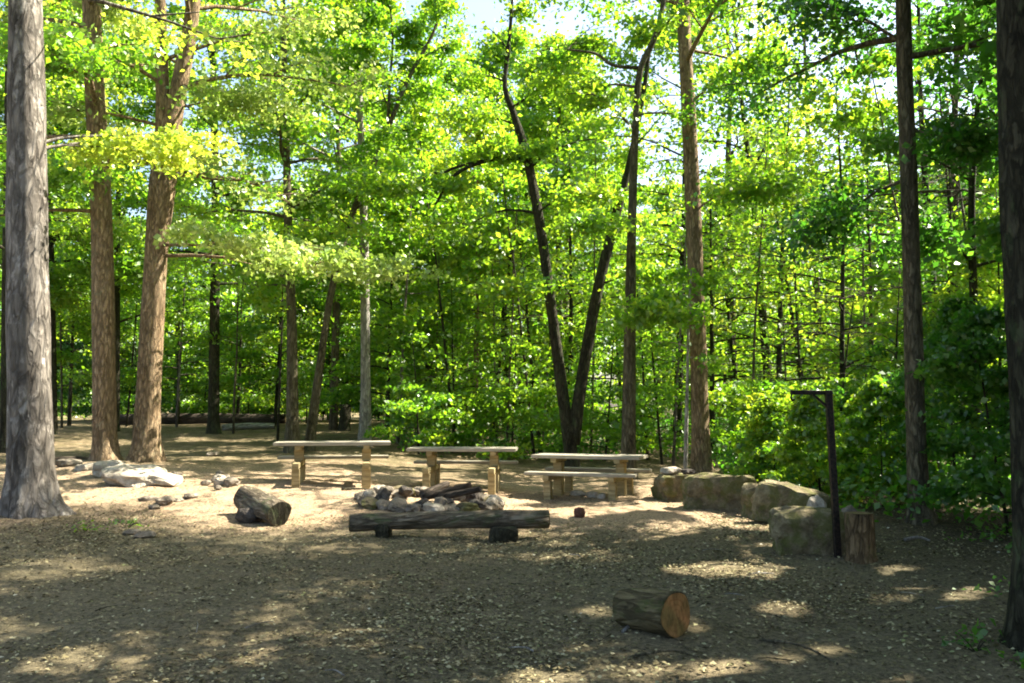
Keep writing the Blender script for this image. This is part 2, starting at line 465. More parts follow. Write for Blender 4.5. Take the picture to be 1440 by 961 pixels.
# ------------------------------------------------------------------ trees
def leaf_mesh(name, P, size, rng, upbias=0.9, tone_c=None):
    n = len(P)
    nrm = rng.normal(size=(n, 3)); nrm /= np.linalg.norm(nrm, axis=1)[:, None]
    nrm[:, 2] += upbias; nrm /= np.linalg.norm(nrm, axis=1)[:, None]
    a = np.cross(nrm, rng.normal(size=(n, 3))); a /= np.linalg.norm(a, axis=1)[:, None] + 1e-9
    b = np.cross(nrm, a)
    s = (size * rng.uniform(0.45, 1.45, n))[:, None]
    wd = rng.uniform(0.26, 0.42, n)[:, None]
    V = np.empty((n, 4, 3))
    V[:, 0] = P - a * s * 0.5; V[:, 2] = P + a * s * 0.5 - nrm * s * 0.08
    V[:, 1] = P + b * s * wd + nrm * s * 0.10 - a * s * 0.05; V[:, 3] = P - b * s * wd + nrm * s * 0.10 - a * s * 0.05
    q = np.arange(n * 4).reshape(n, 4)
    tone = rng.normal(0.5, 0.16, n) if tone_c is None else tone_c + rng.normal(0, 0.10, n)
    return mesh_np(name, V.reshape(-1, 3), q, tone)


def spray(origin, az, length, elev, rng, T, CL, r0, droop=0.5, sub=5, clr=0.42, twig_len=0.42, own=0):
    """one limb with alternate twigs; leaf clumps gather along the twigs in flat layers"""
    n = 7
    pts = [np.array(origin, float)]; e = elev; a = az
    st = length / (n - 1)
    for i in range(n - 1):
        d = np.array([math.cos(a) * math.cos(e), math.sin(a) * math.cos(e), math.sin(e)])
        pts.append(pts[-1] + d * st)
        e += (-droop * 0.35 if e > 0 else -droop * 0.08) * 0.6 + rng.normal(0, 0.08); a += rng.normal(0, 0.14)
    pts = np.array(pts)
    T.add(pts, np.linspace(r0, max(0.006, r0 * 0.15), n), 5, caps=False)
    CL.append((pts[-1], clr, own))
    for k in range(sub):
        f = 0.20 + 0.78 * (k + rng.random() * 0.7) / sub
        i = min(int(f * (n - 1)), n - 2); t = f * (n - 1) - i
        p = pts[i] * (1 - t) + pts[i + 1] * t
        d = pts[i + 1] - pts[i]; aa = math.atan2(d[1], d[0]) + (1 if k % 2 else -1) * rng.uniform(0.6, 1.1)
        L = length * twig_len * (1.15 - 0.6 * f) * rng.uniform(0.7, 1.2)
        q1 = p + np.array([math.cos(aa), math.sin(aa), rng.uniform(-0.05, 0.30)]) * L * 0.5
        q2 = q1 + np.array([math.cos(aa), math.sin(aa), rng.uniform(-0.25, 0.12)]) * L * 0.5
        T.add([p, q1, q2], [r0 * 0.3 + 0.004, r0 * 0.18 + 0.004, 0.004], 4, caps=False)
        CL += [(q1, clr * 0.9, own), (q2, clr, own)]
        if f > 0.5: CL.append((p, clr * 0.8, own))


def leaves_from(CL, per, rng, flat=0.30, keep=None):
    c = np.array([x[0] for x in CL]); r = np.array([x[1] for x in CL])
    # clumps differ in fullness
    cnt = np.maximum(3, (per * rng.uniform(0.35, 1.6, len(c)))).astype(int)
    idx = np.repeat(np.arange(len(c)), cnt)
    g = rng.normal(size=(len(idx), 3)); g[:, 2] *= flat
    P = c[idx] + g * r[idx][:, None] * 0.62
    P[:, 2] -= 0.22 * (g[:, 0] ** 2 + g[:, 1] ** 2) * r[idx] * 0.5
    tone = 0.5 + rng.normal(0, 0.10, len(c))[idx]
    if keep is not None:
        m = keep(P, rng) | (np.array([len(q) > 2 and q[2] for q in CL], bool)[idx]); P = P[m]; tone = tone[m]
    return P, tone


def crown_limbs(axis, rads, z0, z1, R, nl, rng, T, CL, droop=0.5, sub=5, clr=0.42, shape=1.0, e0=0.15, e1=0.9):
    """limbs round a stem polyline between heights z0 and z1"""
    zz = axis[:, 2]; az = rng.uniform(0, 6.28)
    for i in range(nl):
        f = (i + rng.uniform(0.1, 0.9)) / nl; z = z0 + (z1 - z0) * f
        j = int(np.clip(np.searchsorted(zz, z) - 1, 0, len(zz) - 2)); t = (z - zz[j]) / (zz[j + 1] - zz[j] + 1e-9); t = min(max(t, 0), 1)
        o = axis[j] * (1 - t) + axis[j + 1] * t; rr = rads[j] * (1 - t) + rads[j + 1] * t
        az += 2.4 + rng.normal(0, 0.35)
        prof = (0.55 + 0.45 * math.sin(math.pi * min(1, f * 0.9 + 0.22))) * (1 - 0.55 * f ** 2.2) ** shape
        L = R * prof * rng.uniform(0.65, 1.15)
        spray(o, az, L, e0 + (e1 - e0) * f + rng.normal(0, 0.1), rng, T, CL, min(rr * 0.5, 0.012 + 0.012 * L), droop, sub, clr)


def stem_points(base, height, lean, rng, n=9, wob=0.012):
    h = np.linspace(0, 1, n)
    x = base[0] + lean[0] * h + np.cumsum(rng.normal(0, wob * height, n)) * 0.35 * h
    y = base[1] + lean[1] * h + np.cumsum(rng.normal(0, wob * height, n)) * 0.35 * h
    return np.stack([x, y, base[2] - 0.15 + (height + 0.15) * h], 1)


def build_tree(base, T, CL, bark, leaf, per, size, rng, name, label, cat, group=None, flat=0.3, up=0.65, unique=True, side=()):
    base = Vector(base)
    root = empty(name, base, label, cat, group)
    me = T.mesh('trunk'); off = Matrix.Translation(-base); me.transform(off)
    link('trunk', me, bark, root)
    for tt, mat, nm in side:
        m2 = tt.mesh(nm); m2.transform(off); link(nm, m2, mat, root)
    P, tone = leaves_from(CL, per, rng, flat, sunlit_keep if unique else None)
    cm = leaf_mesh('crown', P, size, rng, up, tone); cm.transform(off)
    link('crown', cm, leaf, root)
    return root


def px_stem(rows, Y, n=26, wk=1.0):
    """pixel rows (x, y, width) at distance Y, or (x, y, width, Y) -> points and radii, continued into the ground"""
    P = []
    for r in rows:
        yy = r[3] if len(r) > 3 else Y
        p = at(r[0], r[1], yy); P.append((p.x, p.y, p.z, r[2] * wk * 0.5 * yy / FPX))
    Q = spline(P, n)
    Q[:, 3] = np.maximum(Q[:, 3], 0.006)
    return Q[:, :3], Q[:, 3]


def flare(T, p, r, rng, n=6, L=1.0):
    """root buttresses that run out of the stem foot into the ground"""
    for i in range(n):
        a = i / n * 6.283 + rng.normal(0, 0.25)
        d = np.array([math.cos(a), math.sin(a), 0])
        o = p + d * r * 0.55 + np.array([0, 0, 0.62 * L]); l = r * rng.uniform(0.35, 0.9) * L
        e = p + d * (r * 0.9 + l)
        e[2] = float(terrain(e[0], e[1])) - 0.07
        m = p + d * (r * 0.98 + l * 0.22); m[2] = p[2] + 0.16 * L
        Q = spline([o, m, e], 7)
        T.add(Q, np.linspace(r * 0.42, r * 0.14, 7), 6, 0.1, i)


# terrain sheet ------------------------------------------------------------------
def axis_vals(a, b, near0, near1, fine, grow=1.18):
    v = list(np.arange(near0, near1 + 1e-6, fine)); s = fine; x = near1
    while x < b: s *= grow; x += s; v.append(x)
    s = fine; x = near0
    while x > a: s *= grow; x -= s; v.insert(0, x)
    return np.array(v)


gx = axis_vals(-500, 500, -14, 14, 0.14); gy = axis_vals(-60, 900, 2.5, 30, 0.14)
X, Y_ = np.meshgrid(gx, gy); Zt = terrain(X, Y_)
near = (np.abs(X) < 16) & (Y_ < 34)
Zt = Zt + np.where(near, RNG.normal(0, 0.010, X.shape), 0)
nx, ny = len(gx), len(gy)
ii = (np.arange(ny - 1)[:, None] * nx + np.arange(nx - 1)[None]).ravel()
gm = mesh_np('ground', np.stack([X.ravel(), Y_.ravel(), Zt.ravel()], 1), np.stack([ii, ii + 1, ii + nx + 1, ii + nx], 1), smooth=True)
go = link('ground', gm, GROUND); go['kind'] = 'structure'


def flakes(name, n, xr, yr, size, lift, seed, dens=None, tonef=None):
    rng = np.random.default_rng(seed)
    x = rng.uniform(*xr, n); y = rng.uniform(yr[0] ** 0.5, yr[1] ** 0.5, n) ** 2
    if dens is not None:
        k = rng.random(n) < dens(x, y); x = x[k]; y = y[k]
    n = len(x)
    P = np.stack([x, y, terrain(x, y) + lift + rng.uniform(0, 0.012, n)], 1)
    me = leaf_mesh(name, P, size, rng, 3.0, None)
    tn = np.clip(rng.beta(1.3, 1.8, n), 0, 1)
    me.attributes['tone'].data.foreach_set('value', tn.astype(np.float32))
    return me


fl = flakes('leaf_litter', 230000, (-13, 9), (4.2, 17), 0.034, 0.010, 3,
            lambda x, y: np.where((np.abs(x) < y * 0.66), np.clip(0.42 + 0.42 * np.sin(x * 1.1 + 1.3 * np.sin(y * 0.7)) * np.sin(y * 0.8 + x * 0.3) + 0.3 * np.sin(x * 3.1 + 2 * np.sin(y * 1.3)) * np.sin(2.3 * y - x), 0.22, 1), 0) * np.where((y > 12.6 + 0.5 * np.sin(x * 2)) & (x < 2.8), 0.22, 1))
lo_ = link('leaf_litter', fl, LITTER); lo_['kind'] = 'stuff'
lo_['label'] = 'dry fallen leaves and bark chips strewn over the dirt'

# hero trees ------------------------------------------------------------------
rng = np.random.default_rng(21)


def hero(rows, Y, bark, leaf, label, crown, name='tree', extra=(), sprays=(), sides=14, bumpy=0.05, fl=6, fL=1.0, shade_boughs=(), per=100, size=0.125, group=None, flat=0.42, ns=28, wk=0.82):
    T = Tubes(); CL = []
    ax, rd = px_stem(rows, Y, ns, wk)
    foot = ax[0].copy(); gz = float(terrain(foot[0], foot[1]))
    foot[2] = gz
    d = ax[1] - ax[0]; d = d / np.linalg.norm(d)
    b0 = ax[0] - d * max(0.25, ax[0][2] - gz + 0.25)
    a2 = np.vstack([b0, ax]); r2 = np.concatenate([[rd[0]], rd])
    hz = np.concatenate([gz + np.array([-0.22, -0.08, 0.0, 0.08, 0.17, 0.28, 0.42, 0.6, 0.85, 1.15]) * max(fL, 0.6), a2[a2[:, 2] > gz + 1.4, 2]])
    a2 = np.stack([np.interp(hz, a2[:, 2], a2[:, k]) for k in range(3)], 1); r2 = np.interp(hz, a2[:, 2], r2) if False else np.interp(hz, np.concatenate([[b0[2]], ax[:, 2]]), np.concatenate([[rd[0]], rd]))
    fk = np.exp(-np.maximum(hz - gz, -0.1) / (0.26 * fL)) * (0.42 if fl else 0.12)
    T.add(a2, r2, sides, bumpy, rng.uniform(0, 6), lobes=fk, nl=max(fl, 3))
    for rws in extra:
        ea, er = px_stem(rws, Y, 18, wk); T.add(ea, er, 9, 0.05, rng.uniform(0, 6))
        if len(ea) and crown and ea[-1][2] > 5:
            crown_limbs(ea, er, max(ea[0][2] + 0.5, crown['z0']), ea[-1][2], crown['R'] * 0.7, max(4, crown['n'] // 2), rng, T, CL, clr=crown.get('clr', 0.45))
    if crown:
        crown_limbs(a2, r2, crown['z0'], crown.get('z1', a2[-1][2]), crown['R'], crown['n'], rng, T, CL,
                    droop=crown.get('droop', 0.5), clr=crown.get('clr', 0.45), e0=crown.get('e0', 0.15), sub=crown.get('sub', 5))
    root = None
    side = []
    for sp in sprays:   # limbs placed one by one: (start pixel, end pixel, depth start, depth end, twigs, clump radius)
        p0 = at(sp[0], sp[1], sp[4]); p1 = at(sp[2], sp[3], sp[5]); dd = p1 - p0
        spray(p0, math.atan2(dd.y, dd.x), dd.length, math.atan2(dd.z, math.hypot(dd.x, dd.y)) + 0.12, rng, T, CL, sp[8] if len(sp) > 8 else 0.03, 0.4, sp[6], sp[7], 0.5, 1)
    for p0, p1, sb, cr in shade_boughs:   # unseen high limbs added to shade the big left trunk, placed in metres
        dd = Vector(p1) - Vector(p0)
        spray(p0, math.atan2(dd.y, dd.x), dd.length, math.atan2(dd.z, math.hypot(dd.x, dd.y)) + 0.15, rng, T, CL, 0.05, 0.4, sb, cr, 0.34, 1)
    return build_tree(foot, T, CL, bark, leaf, per, size, rng, name, label, 'tree', group, flat)


CR = lambda z0, R, n, **k: dict(z0=z0, R=R, n=n, **k)
hero([(44, 738, 74), (43, 690, 64), (42, 600, 59), (40, 420, 57), (38, 200, 53), (35, 0, 46), (31, -420, 34), (26, -900, 16)], 12.4, BARK_GREY, LEAF_Y,
     'big grey-barked tree at the left, broad root flare, sun down one side', CR(7.2, 3.6, 16), fl=8, per=84, size=0.095, fL=1.0, sides=22, wk=0.97,
     sprays=[(44, 205, 250, 180, 12.4, 14.6, 8, 0.27), (44, 215, 190, 190, 12.4, 13.8, 6, 0.25)], ns=34, bumpy=0.045)
hero([(148, 645, 36), (147, 600, 34), (146, 500, 33), (143, 300, 31), (133, 120, 29), (128, 0, 27), (118, -350, 17), (112, -600, 8)], 18.4, BARK_TAN, LEAF,
     'straight tan-barked tree, second large trunk from the left', CR(5.6, 4.2, 20), fl=6, wk=0.93,
     sprays=[(146, 235, 60, 250, 18.4, 17.0, 6, 0.45), (140, 110, 40, 60, 18.4, 17.5, 7, 0.5)])
hero([(204, 655, 42), (207, 600, 38), (212, 500, 35), (220, 350, 34), (232, 230, 40), (246, 150, 27), (262, 70, 24), (272, 0, 21), (288, -200, 14), (300, -450, 7)], 18.7, BARK_TAN, LEAF_P,
     'tan-barked tree that forks high up, beside the pale stone slabs', CR(6.4, 4.4, 16), fl=7, per=84, size=0.115, wk=0.93, extra=[[(228, 260, 24), (229, 170, 22), (228, 90, 19), (224, -40, 15), (215, -250, 8)]],
     sprays=[(218, 345, 420, 378, 18.7, 16.6, 9, 0.27, 0.04), (216, 360, 545, 396, 18.7, 18.2, 11, 0.28, 0.045), (235, 160, 380, 120, 18.7, 18.5, 8, 0.4)])
hero([(300, 594, 19), (302, 450, 17), (303, 300, 14), (300, 100, 11), (298, -100, 6)], 31, BARK_DARK, LEAF, 'dark straight tree standing far back between the tan trunks and the picnic tables', CR(5.2, 4.4, 22), fl=3, per=90, size=0.15)
hero([(411, 612, 24), (411, 560, 20), (410, 450, 17), (405, 300, 14), (400, 100, 11), (396, -80, 6)], 24, BARK_BROWN, LEAF, 'brown tree with a thick foot right behind the left picnic table', CR(4.6, 3.8, 22), fl=5, per=90)
hero([(437, 612, 18), (452, 500, 13), (468, 400, 12), (492, 310, 11), (530, 220, 10), (558, 150, 8), (580, 100, 7), (612, 40, 5), (630, -30, 3)], 24.4, BARK_BROWN, LEAF,
     'slender leaning tree that sweeps to the right above the left picnic table', CR(4.8, 2.5, 16, clr=0.36), fl=4, extra=[[(545, 185, 6), (548, 120, 5), (552, 50, 4), (545, -20, 3)]], per=84)
hero([(513, 607, 22), (514, 560, 18), (514, 480, 16), (512, 340, 15), (506, 150, 11), (500, -60, 6)], 26, BARK_PALE, LEAF, 'pale-barked tree with one sunlit side behind the left picnic table', CR(6.0, 3.8, 20), fl=4, per=90)
hero([(801, 624, 22), (790, 545, 20), (775, 430, 18), (760, 320, 17), (741, 222, 16), (722, 160, 12), (710, 120, 9), (716, 60, 7), (722, -20, 4)], 22, BARK_DARK, LEAF,
     'dark tree split at the foot into a wide V of two trunks', CR(6.4, 2.6, 9, clr=0.36), fl=5,
     extra=[[(806, 626, 24), (812, 575, 22), (822, 510, 20), (838, 420, 19), (862, 318, 18), (884, 235, 12), (905, 130, 9), (918, 30, 5)],
            [(741, 222, 8), (690, 225, 7), (640, 246, 6), (612, 288, 4)], [(700, 222, 5), (640, 236, 5), (585, 264, 3)]], per=84,
     sprays=[(770, 400, 700, 420, 22, 21, 6, 0.4), (845, 400, 930, 380, 22, 21, 6, 0.4), (755, 300, 840, 250, 22, 21, 6, 0.4)])
hero([(884, 640, 25), (885, 560, 23), (886, 450, 20), (888, 330, 16), (893, 190, 13), (900, 100, 11), (918, 60, 10), (932, 10, 9), (940, -120, 6)], 20, BARK_BROWN, LEAF,
     'dull brown tree with a crooked upper stem, next right from the V trunk', CR(7.6, 2.6, 9, clr=0.36), fl=4,
     extra=[[(900, 96, 7), (862, 92, 6), (838, 76, 5), (800, 70, 3)]], per=84, sprays=[(886, 460, 950, 430, 20, 18.6, 6, 0.38), (888, 330, 830, 300, 20, 18.8, 6, 0.38)])
hero([(986, 628, 34), (984, 580, 30), (982, 500, 29), (975, 300, 27), (968, 150, 25), (960, 0, 23), (948, -300, 18), (940, -560, 8)], 20.6, BARK_TAN, LEAF,
     'tall straight light brown tree behind the stone wall', CR(9.4, 4.6, 18, clr=0.5), fl=5, sprays=[(975, 300, 1080, 230, 20.6, 19, 7, 0.42), (968, 150, 1080, 60, 20.6, 19, 7, 0.42)])
hero([(1296, 740, 44), (1292, 690, 35), (1288, 600, 32), (1284, 450, 30), (1278, 250, 28), (1272, 100, 27), (1270, 0, 26), (1262, -300, 22), (1255, -700, 14), (1252, -1150, 6)], 12.4, BARK_BROWN, LEAF_D,
     'straight dark brown tree past the near end of the stone wall', CR(6.2, 4.6, 24, clr=0.6), fl=6, fL=0.8, per=80, size=0.10, shade_boughs=[((5.4, 12.4, 10.8), (2.2, 16.4, 12.2), 12, 0.55), ((5.4, 12.4, 9.8), (1.6, 15.3, 11.4), 12, 0.5), ((5.4, 12.4, 11.2), (3.6, 16.6, 13.2), 10, 0.5)], flat=0.5, sprays=[(1280, 250, 1130, 330, 12.4, 12.9, 8, 0.42), (1276, 180, 1380, 230, 12.4, 12, 8, 0.42), (1272, 60, 1130, 10, 12.4, 13.4, 8, 0.42)])  # high limbs added above the view to shade the big grey trunk's foot
hero([(1378, 668, 20), (1372, 560, 16), (1370, 450, 14), (1366, 300, 12), (1372, 180, 10), (1386, 60, 7), (1392, -100, 4)], 16.4, BARK_DARK, LEAF_D,
     'thin dark tree in the shade near the right edge', CR(3.8, 2.6, 14, clr=0.36), fl=3, per=84, sprays=[(1366, 370, 1290, 300, 16.4, 16, 6, 0.4)])
hero([(1462, 905, 84), (1458, 750, 74), (1447, 480, 68), (1434, 250, 64), (1428, 0, 60), (1415, -500, 44), (1405, -1100, 20)], 6.2, BARK_DARK, LEAF_D,
     'thick blackish tree trunk cut off by the right edge', CR(6.0, 3.8, 16), fl=6, sides=18, ns=30, size=0.11)
hero([(7, 607, 17), (9, 450, 16), (11, 300, 15), (13, 0, 12), (14, -150, 6)], 24, BARK_DARK, LEAF, 'dark tree at the left edge behind the big grey trunk', CR(5.5, 3.8, 16), fl=4)
hero([(20, 602, 9), (21, 500, 8), (22, 380, 7), (24, 200, 5), (26, 20, 3)], 27, BARK_PALE, LEAF, 'pale thin tree half hidden by the big grey trunk', CR(5.0, 2.6, 12), fl=0)
hero([(76, 592, 11), (74, 450, 10), (71, 300, 9), (68, 100, 7), (66, -50, 4)], 31, BARK_DARK, LEAF, 'slim dark tree just right of the big grey trunk', CR(4.6, 3.6, 18), fl=0)
hero([(163, 594, 13), (164, 450, 11), (166, 300, 9), (170, 120, 7), (172, -40, 4)], 32, BARK_DARK, LEAF, 'slim dark tree seen between the two tan trunks', CR(4.4, 3.8, 20), fl=0)
hero([(668, 606, 10), (669, 540, 9), (671, 430, 8), (672, 300, 6), (673, 170, 4)], 30, BARK_TAN, LEAF_Y, 'thin reddish stem in the woods behind the middle picnic table', CR(6.0, 2.6, 12), fl=0)
hero([(965, 606, 7), (966, 560, 6), (967, 520, 5), (968, 460, 4), (972, 380, 3)], 19.4, BARK_PALE, LEAF, 'whitish sapling leaning on the light brown tree behind the wall', CR(2.6, 1.3, 7, clr=0.28), fl=0, name='sapling')

# woods: kinds of tree, each copied many times ------------------------------------------------------------------


def proto_parts(kind, seed):
    r = np.random.default_rng(seed); T = Tubes(); CL = []
    if kind == 'tall':
        h = r.uniform(17, 21); ax = stem_points((0, 0, 0), h, r.normal(0, 0.5, 2), r, 12); rd = np.linspace(0.19, 0.03, 12)
        T.add(ax, rd, 9, 0.05, seed)
        crown_limbs(ax, rd, h * 0.28, h * 0.98, 4.4, 30, r, T, CL, clr=0.62); per, size, fl = 72, 0.165, 0.48
    elif kind == 'mid':
        h = r.uniform(9, 12); ax = stem_points((0, 0, 0), h, r.normal(0, 0.5, 2), r, 10); rd = np.linspace(0.10, 0.018, 10)
        T.add(ax, rd, 7, 0.05, seed)
        crown_limbs(ax, rd, h * 0.16, h * 0.98, 3.3, 26, r, T, CL, clr=0.46, e0=0.05, e1=0.8); per, size, fl = 60, 0.14, 0.45
    elif kind == 'pole':
        h = r.uniform(8, 12); ax = stem_points((0, 0, 0), h, r.normal(0, 0.7, 2), r, 10); rd = np.linspace(0.05, 0.01, 10)
        T.add(ax, rd, 6, 0.04, seed)
        crown_limbs(ax, rd, h * 0.36, h * 0.98, 1.9, 12, r, T, CL, clr=0.36, e0=0.15, e1=0.8, sub=4); per, size, fl = 34, 0.14, 0.42
    else:
        h = r.uniform(4.2, 5.8); ax = stem_points((0, 0, 0), h, r.normal(0, 0.3, 2), r, 8); rd = np.linspace(0.045, 0.008, 8)
        T.add(ax, rd, 6, 0.03, seed)
        crown_limbs(ax, rd, h * 0.08, h * 0.97, 2.0, 20, r, T, CL, clr=0.36, e0=0.15, e1=0.7, sub=4); per, size, fl = 32, 0.125, 0.42
    return T, CL, per, size, fl, r


def woods_proto(kind, seed, bark, leaf):
    T, CL, per, size, fl, r = proto_parts(kind, seed)
    tm = T.mesh('trunk'); tm.materials.append(bark)
    P, tone = leaves_from(CL, per, r, fl)
    cm = leaf_mesh('crown', P, size, r, 0.65, tone); cm.materials.append(leaf)
    return tm, cm


PROT = {'tall': [woods_proto('tall', 100 + i, (BARK_BROWN, BARK_DARK, BARK_BROWN)[i], LEAF) for i in range(3)],
        'mid': [woods_proto('mid', 200 + i, (BARK_DARK, BARK_BROWN, BARK_PALE, BARK_DARK)[i], (LEAF, LEAF, LEAF, LEAF)[i]) for i in range(4)],
        'low': [woods_proto('low', 300 + i, BARK_DARK, (LEAF, LEAF, LEAF_D)[i]) for i in range(3)]}


def woods_tree(kind, i, x, y, rz, sc, name, label, cat, group):
    tm, cm = PROT[kind][i % len(PROT[kind])]
    root = empty(name, (x, y, float(terrain(x, y)) - 0.05), label, cat, group, rz); root.scale = (sc, sc, sc * random.uniform(0.92, 1.1))
    for nm, me in (('trunk', tm), ('crown', cm)):
        link(nm, me, None, root)
    return root


def near_tree(kind, seed, x, y, sc, leaf, bark, name, label, cat, group, per_k=1.0):
    """a tree of its own, near the clearing"""
    T, CL, per, size, fl, r = proto_parts(kind, seed)
    a = r.uniform(0, 6.28); ca, sa = math.cos(a) * sc, math.sin(a) * sc
    R = np.array([[ca, -sa, 0], [sa, ca, 0], [0, 0, sc]]); o = np.array([x, y, float(terrain(x, y))])
    T.v = [v @ R.T + o for v in T.v]; CL = [(R @ np.asarray(q[0]) + o, q[1] * sc) for q in CL]
    if y < 20 and kind == 'low': per_k *= 1.5; size *= 0.72
    return build_tree(o, T, CL, bark, leaf, per * per_k, size, r, name, label, cat, group, fl)


def X_at(px, Y): return (px - CX) / FPX * Y


# trees round the clearing whose crowns shade the foreground (their stems stand outside the picture)
SHADE = [(9.6, 4.2), (8.6, 9.2), (12.2, 7.0), (12.6, 11.8), (15.8, 9.2), (10.8, 14.6), (16.5, 14.5), (8.2, 0.2), (13.0, 1.6), (17.8, 4.0), (4.6, -2.5), (19.5, 11)]
for i, (x, y) in enumerate(SHADE):
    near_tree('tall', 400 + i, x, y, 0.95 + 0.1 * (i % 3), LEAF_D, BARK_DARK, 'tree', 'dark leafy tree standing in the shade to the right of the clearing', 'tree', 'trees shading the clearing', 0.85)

for i, (x, y, sc) in enumerate(((7.2, 6.6, 0.72), (8.4, 10.0, 0.8), (9.3, 12.4, 0.8))):  # off-view young trees added to keep skylight off the right side
    near_tree('mid', 450 + i, x, y, sc, LEAF_D, BARK_DARK, 'young_tree', 'dark leafy young tree added to block skylight on the right side of the clearing', 'tree', 'young trees added to darken the right side')
# sub-canopy trees round the clearing: (pixel x, distance, kind, scale)
G1 = 'young trees at the edge of the clearing'
NEAR = [(590, 24.5, 'low', 0.75, LEAF, 'bushy green shrub behind the gap between left and middle tables'), (640, 27, 'low', 0.9, LEAF, 'leafy young tree straight behind the middle picnic table'),
        (720, 25, 'low', 0.8, LEAF, 'green young tree behind the right end of the middle table'), (760, 27, 'mid', 0.75, LEAF, 'leafy young tree just left of the V trunk'),
        (850, 24.5, 'low', 0.9, LEAF, 'bushy young tree between the V trunk and the dull brown tree'), (930, 23.5, 'low', 0.9, LEAF, 'young tree between the dull brown and the light brown trunks'),
        (1108, 20.5, 'low', 0.85, LEAF, 'bright bushy young tree behind the middle of the stone wall'), (1165, 18.5, 'low', 0.9, LEAF, 'young tree behind the arm of the iron pole'),
        (1180, 20, 'mid', 0.75, LEAF, 'taller leafy young tree rising above the iron pole'), (1250, 17.5, 'low', 0.9, LEAF_D, 'dark bushy young tree just left of the straight dark brown tree'),
        (1330, 19, 'mid', 0.7, LEAF, 'young tree between the two dark trunks at the right'), (1400, 17, 'low', 1.0, LEAF, 'bushy young tree beside the thick trunk at the right edge'),
        (1150, 15.5, 'low', 0.42, LEAF, 'low green shrub right behind the near stone blocks'), (1235, 14.5, 'low', 0.42, LEAF, 'low green shrub behind the stubby stump'),
        (1340, 13.6, 'low', 0.6, LEAF_D, 'dark shrub right of the straight dark brown tree'), (1410, 11.5, 'low', 0.55, LEAF_D, 'dark shrub in deep shade at the right edge'),
        (1085, 17.5, 'low', 0.42, LEAF, 'small green shrub behind the far half of the stone wall'), (1090, 25, 'mid', 0.95, LEAF_Y, 'yellow-green young tree high behind the stone wall'),
        (800, 29, 'mid', 1.0, LEAF, 'leafy tree straight behind the foot of the V trunk'), (1000, 26, 'mid', 0.9, LEAF, 'leafy tree right behind the light brown trunk'),
        (545, 29, 'mid', 0.85, LEAF, 'leafy tree right of the pale-barked tree'), (690, 30, 'mid', 0.9, LEAF, 'leafy tree behind the thin reddish stem'),
        (1045, 30, 'mid', 1.0, LEAF, 'leafy tree seen between the light brown trunk and the iron pole'), (1140, 28, 'mid', 1.0, LEAF, 'tall leafy tree filling the woods above the iron pole'),
        (1225, 27, 'mid', 1.0, LEAF, 'leafy tree left of the straight dark brown trunk, further back'),
        (100, 36, 'mid', 0.85, LEAF, 'leafy tree in the gap between the big grey and first tan trunks'), (252, 37, 'mid', 0.85, LEAF, 'leafy tree right of the forked tan tree'),
        (335, 38, 'mid', 0.8, LEAF, 'leafy tree right of the dark straight far trunk'), (388, 36, 'mid', 0.75, LEAF, 'leafy tree left of the brown tree with a thick foot'),
        (470, 37, 'mid', 0.85, LEAF, 'leafy tree behind the slender leaning tree'), (190, 39, 'low', 0.9, LEAF, 'low leafy growth behind the forked tan tree'),
        (285, 40, 'low', 0.9, LEAF, 'low leafy growth left of the dark straight far trunk'), (350, 40, 'low', 1.0, LEAF, 'low leafy growth behind the pale fallen log'), (432, 38, 'low', 0.9, LEAF, 'low leafy growth behind the left picnic table')]
for i, (px, Y, k, sc, lf, lab) in enumerate(NEAR):
    nm = 'shrub' if (k == 'low' and sc < 0.8) else 'young_tree'
    near_tree(k, 500 + i, X_at(px, Y), Y, sc, lf, BARK_DARK, nm, lab, 'shrub' if nm == 'shrub' else 'tree', G1)

G2 = 'tall trees round the clearing'
MIDT = [(40, 29, 0.95), (470, 33, 0.9), (600, 38, 1.0), (655, 43, 0.95), (712, 39, 1.0), (790, 38, 0.95), (950, 30, 0.85), (1030, 33, 1.0), (1085, 30, 0.9), (1150, 35, 1.0), (1320, 28, 0.95), (1345, 22, 0.8), (1430, 25, 0.9)]
for i, (px, Y, sc) in enumerate(MIDT):
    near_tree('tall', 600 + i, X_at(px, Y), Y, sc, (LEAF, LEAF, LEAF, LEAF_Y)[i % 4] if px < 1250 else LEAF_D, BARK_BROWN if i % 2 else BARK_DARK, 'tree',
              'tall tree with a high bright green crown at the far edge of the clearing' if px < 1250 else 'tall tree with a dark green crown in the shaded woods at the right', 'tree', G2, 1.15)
POLES = [(330, 31), (392, 26), (560, 27), (612, 29), (642, 26.5), (700, 28), (712, 26), (752, 25), (762, 29), (830, 27), (910, 25), (945, 23.5), (1052, 23), (1130, 24), (1215, 22),
         (1322, 17), (1350, 20), (1412, 19), (90, 34), (180, 36), (250, 35)]
for i, (px, Y) in enumerate(POLES):
    near_tree('pole', 800 + i, X_at(px, Y), Y, random.uniform(0.8, 1.1), LEAF, (BARK_BROWN, BARK_DARK, BARK_GREY)[i % 3], 'sapling', 'thin straight sapling stem rising among the woods edge growth', 'tree', 'thin saplings in the woods')
# woods beyond
random.seed(5)


def Y_mid(y): return y > 47


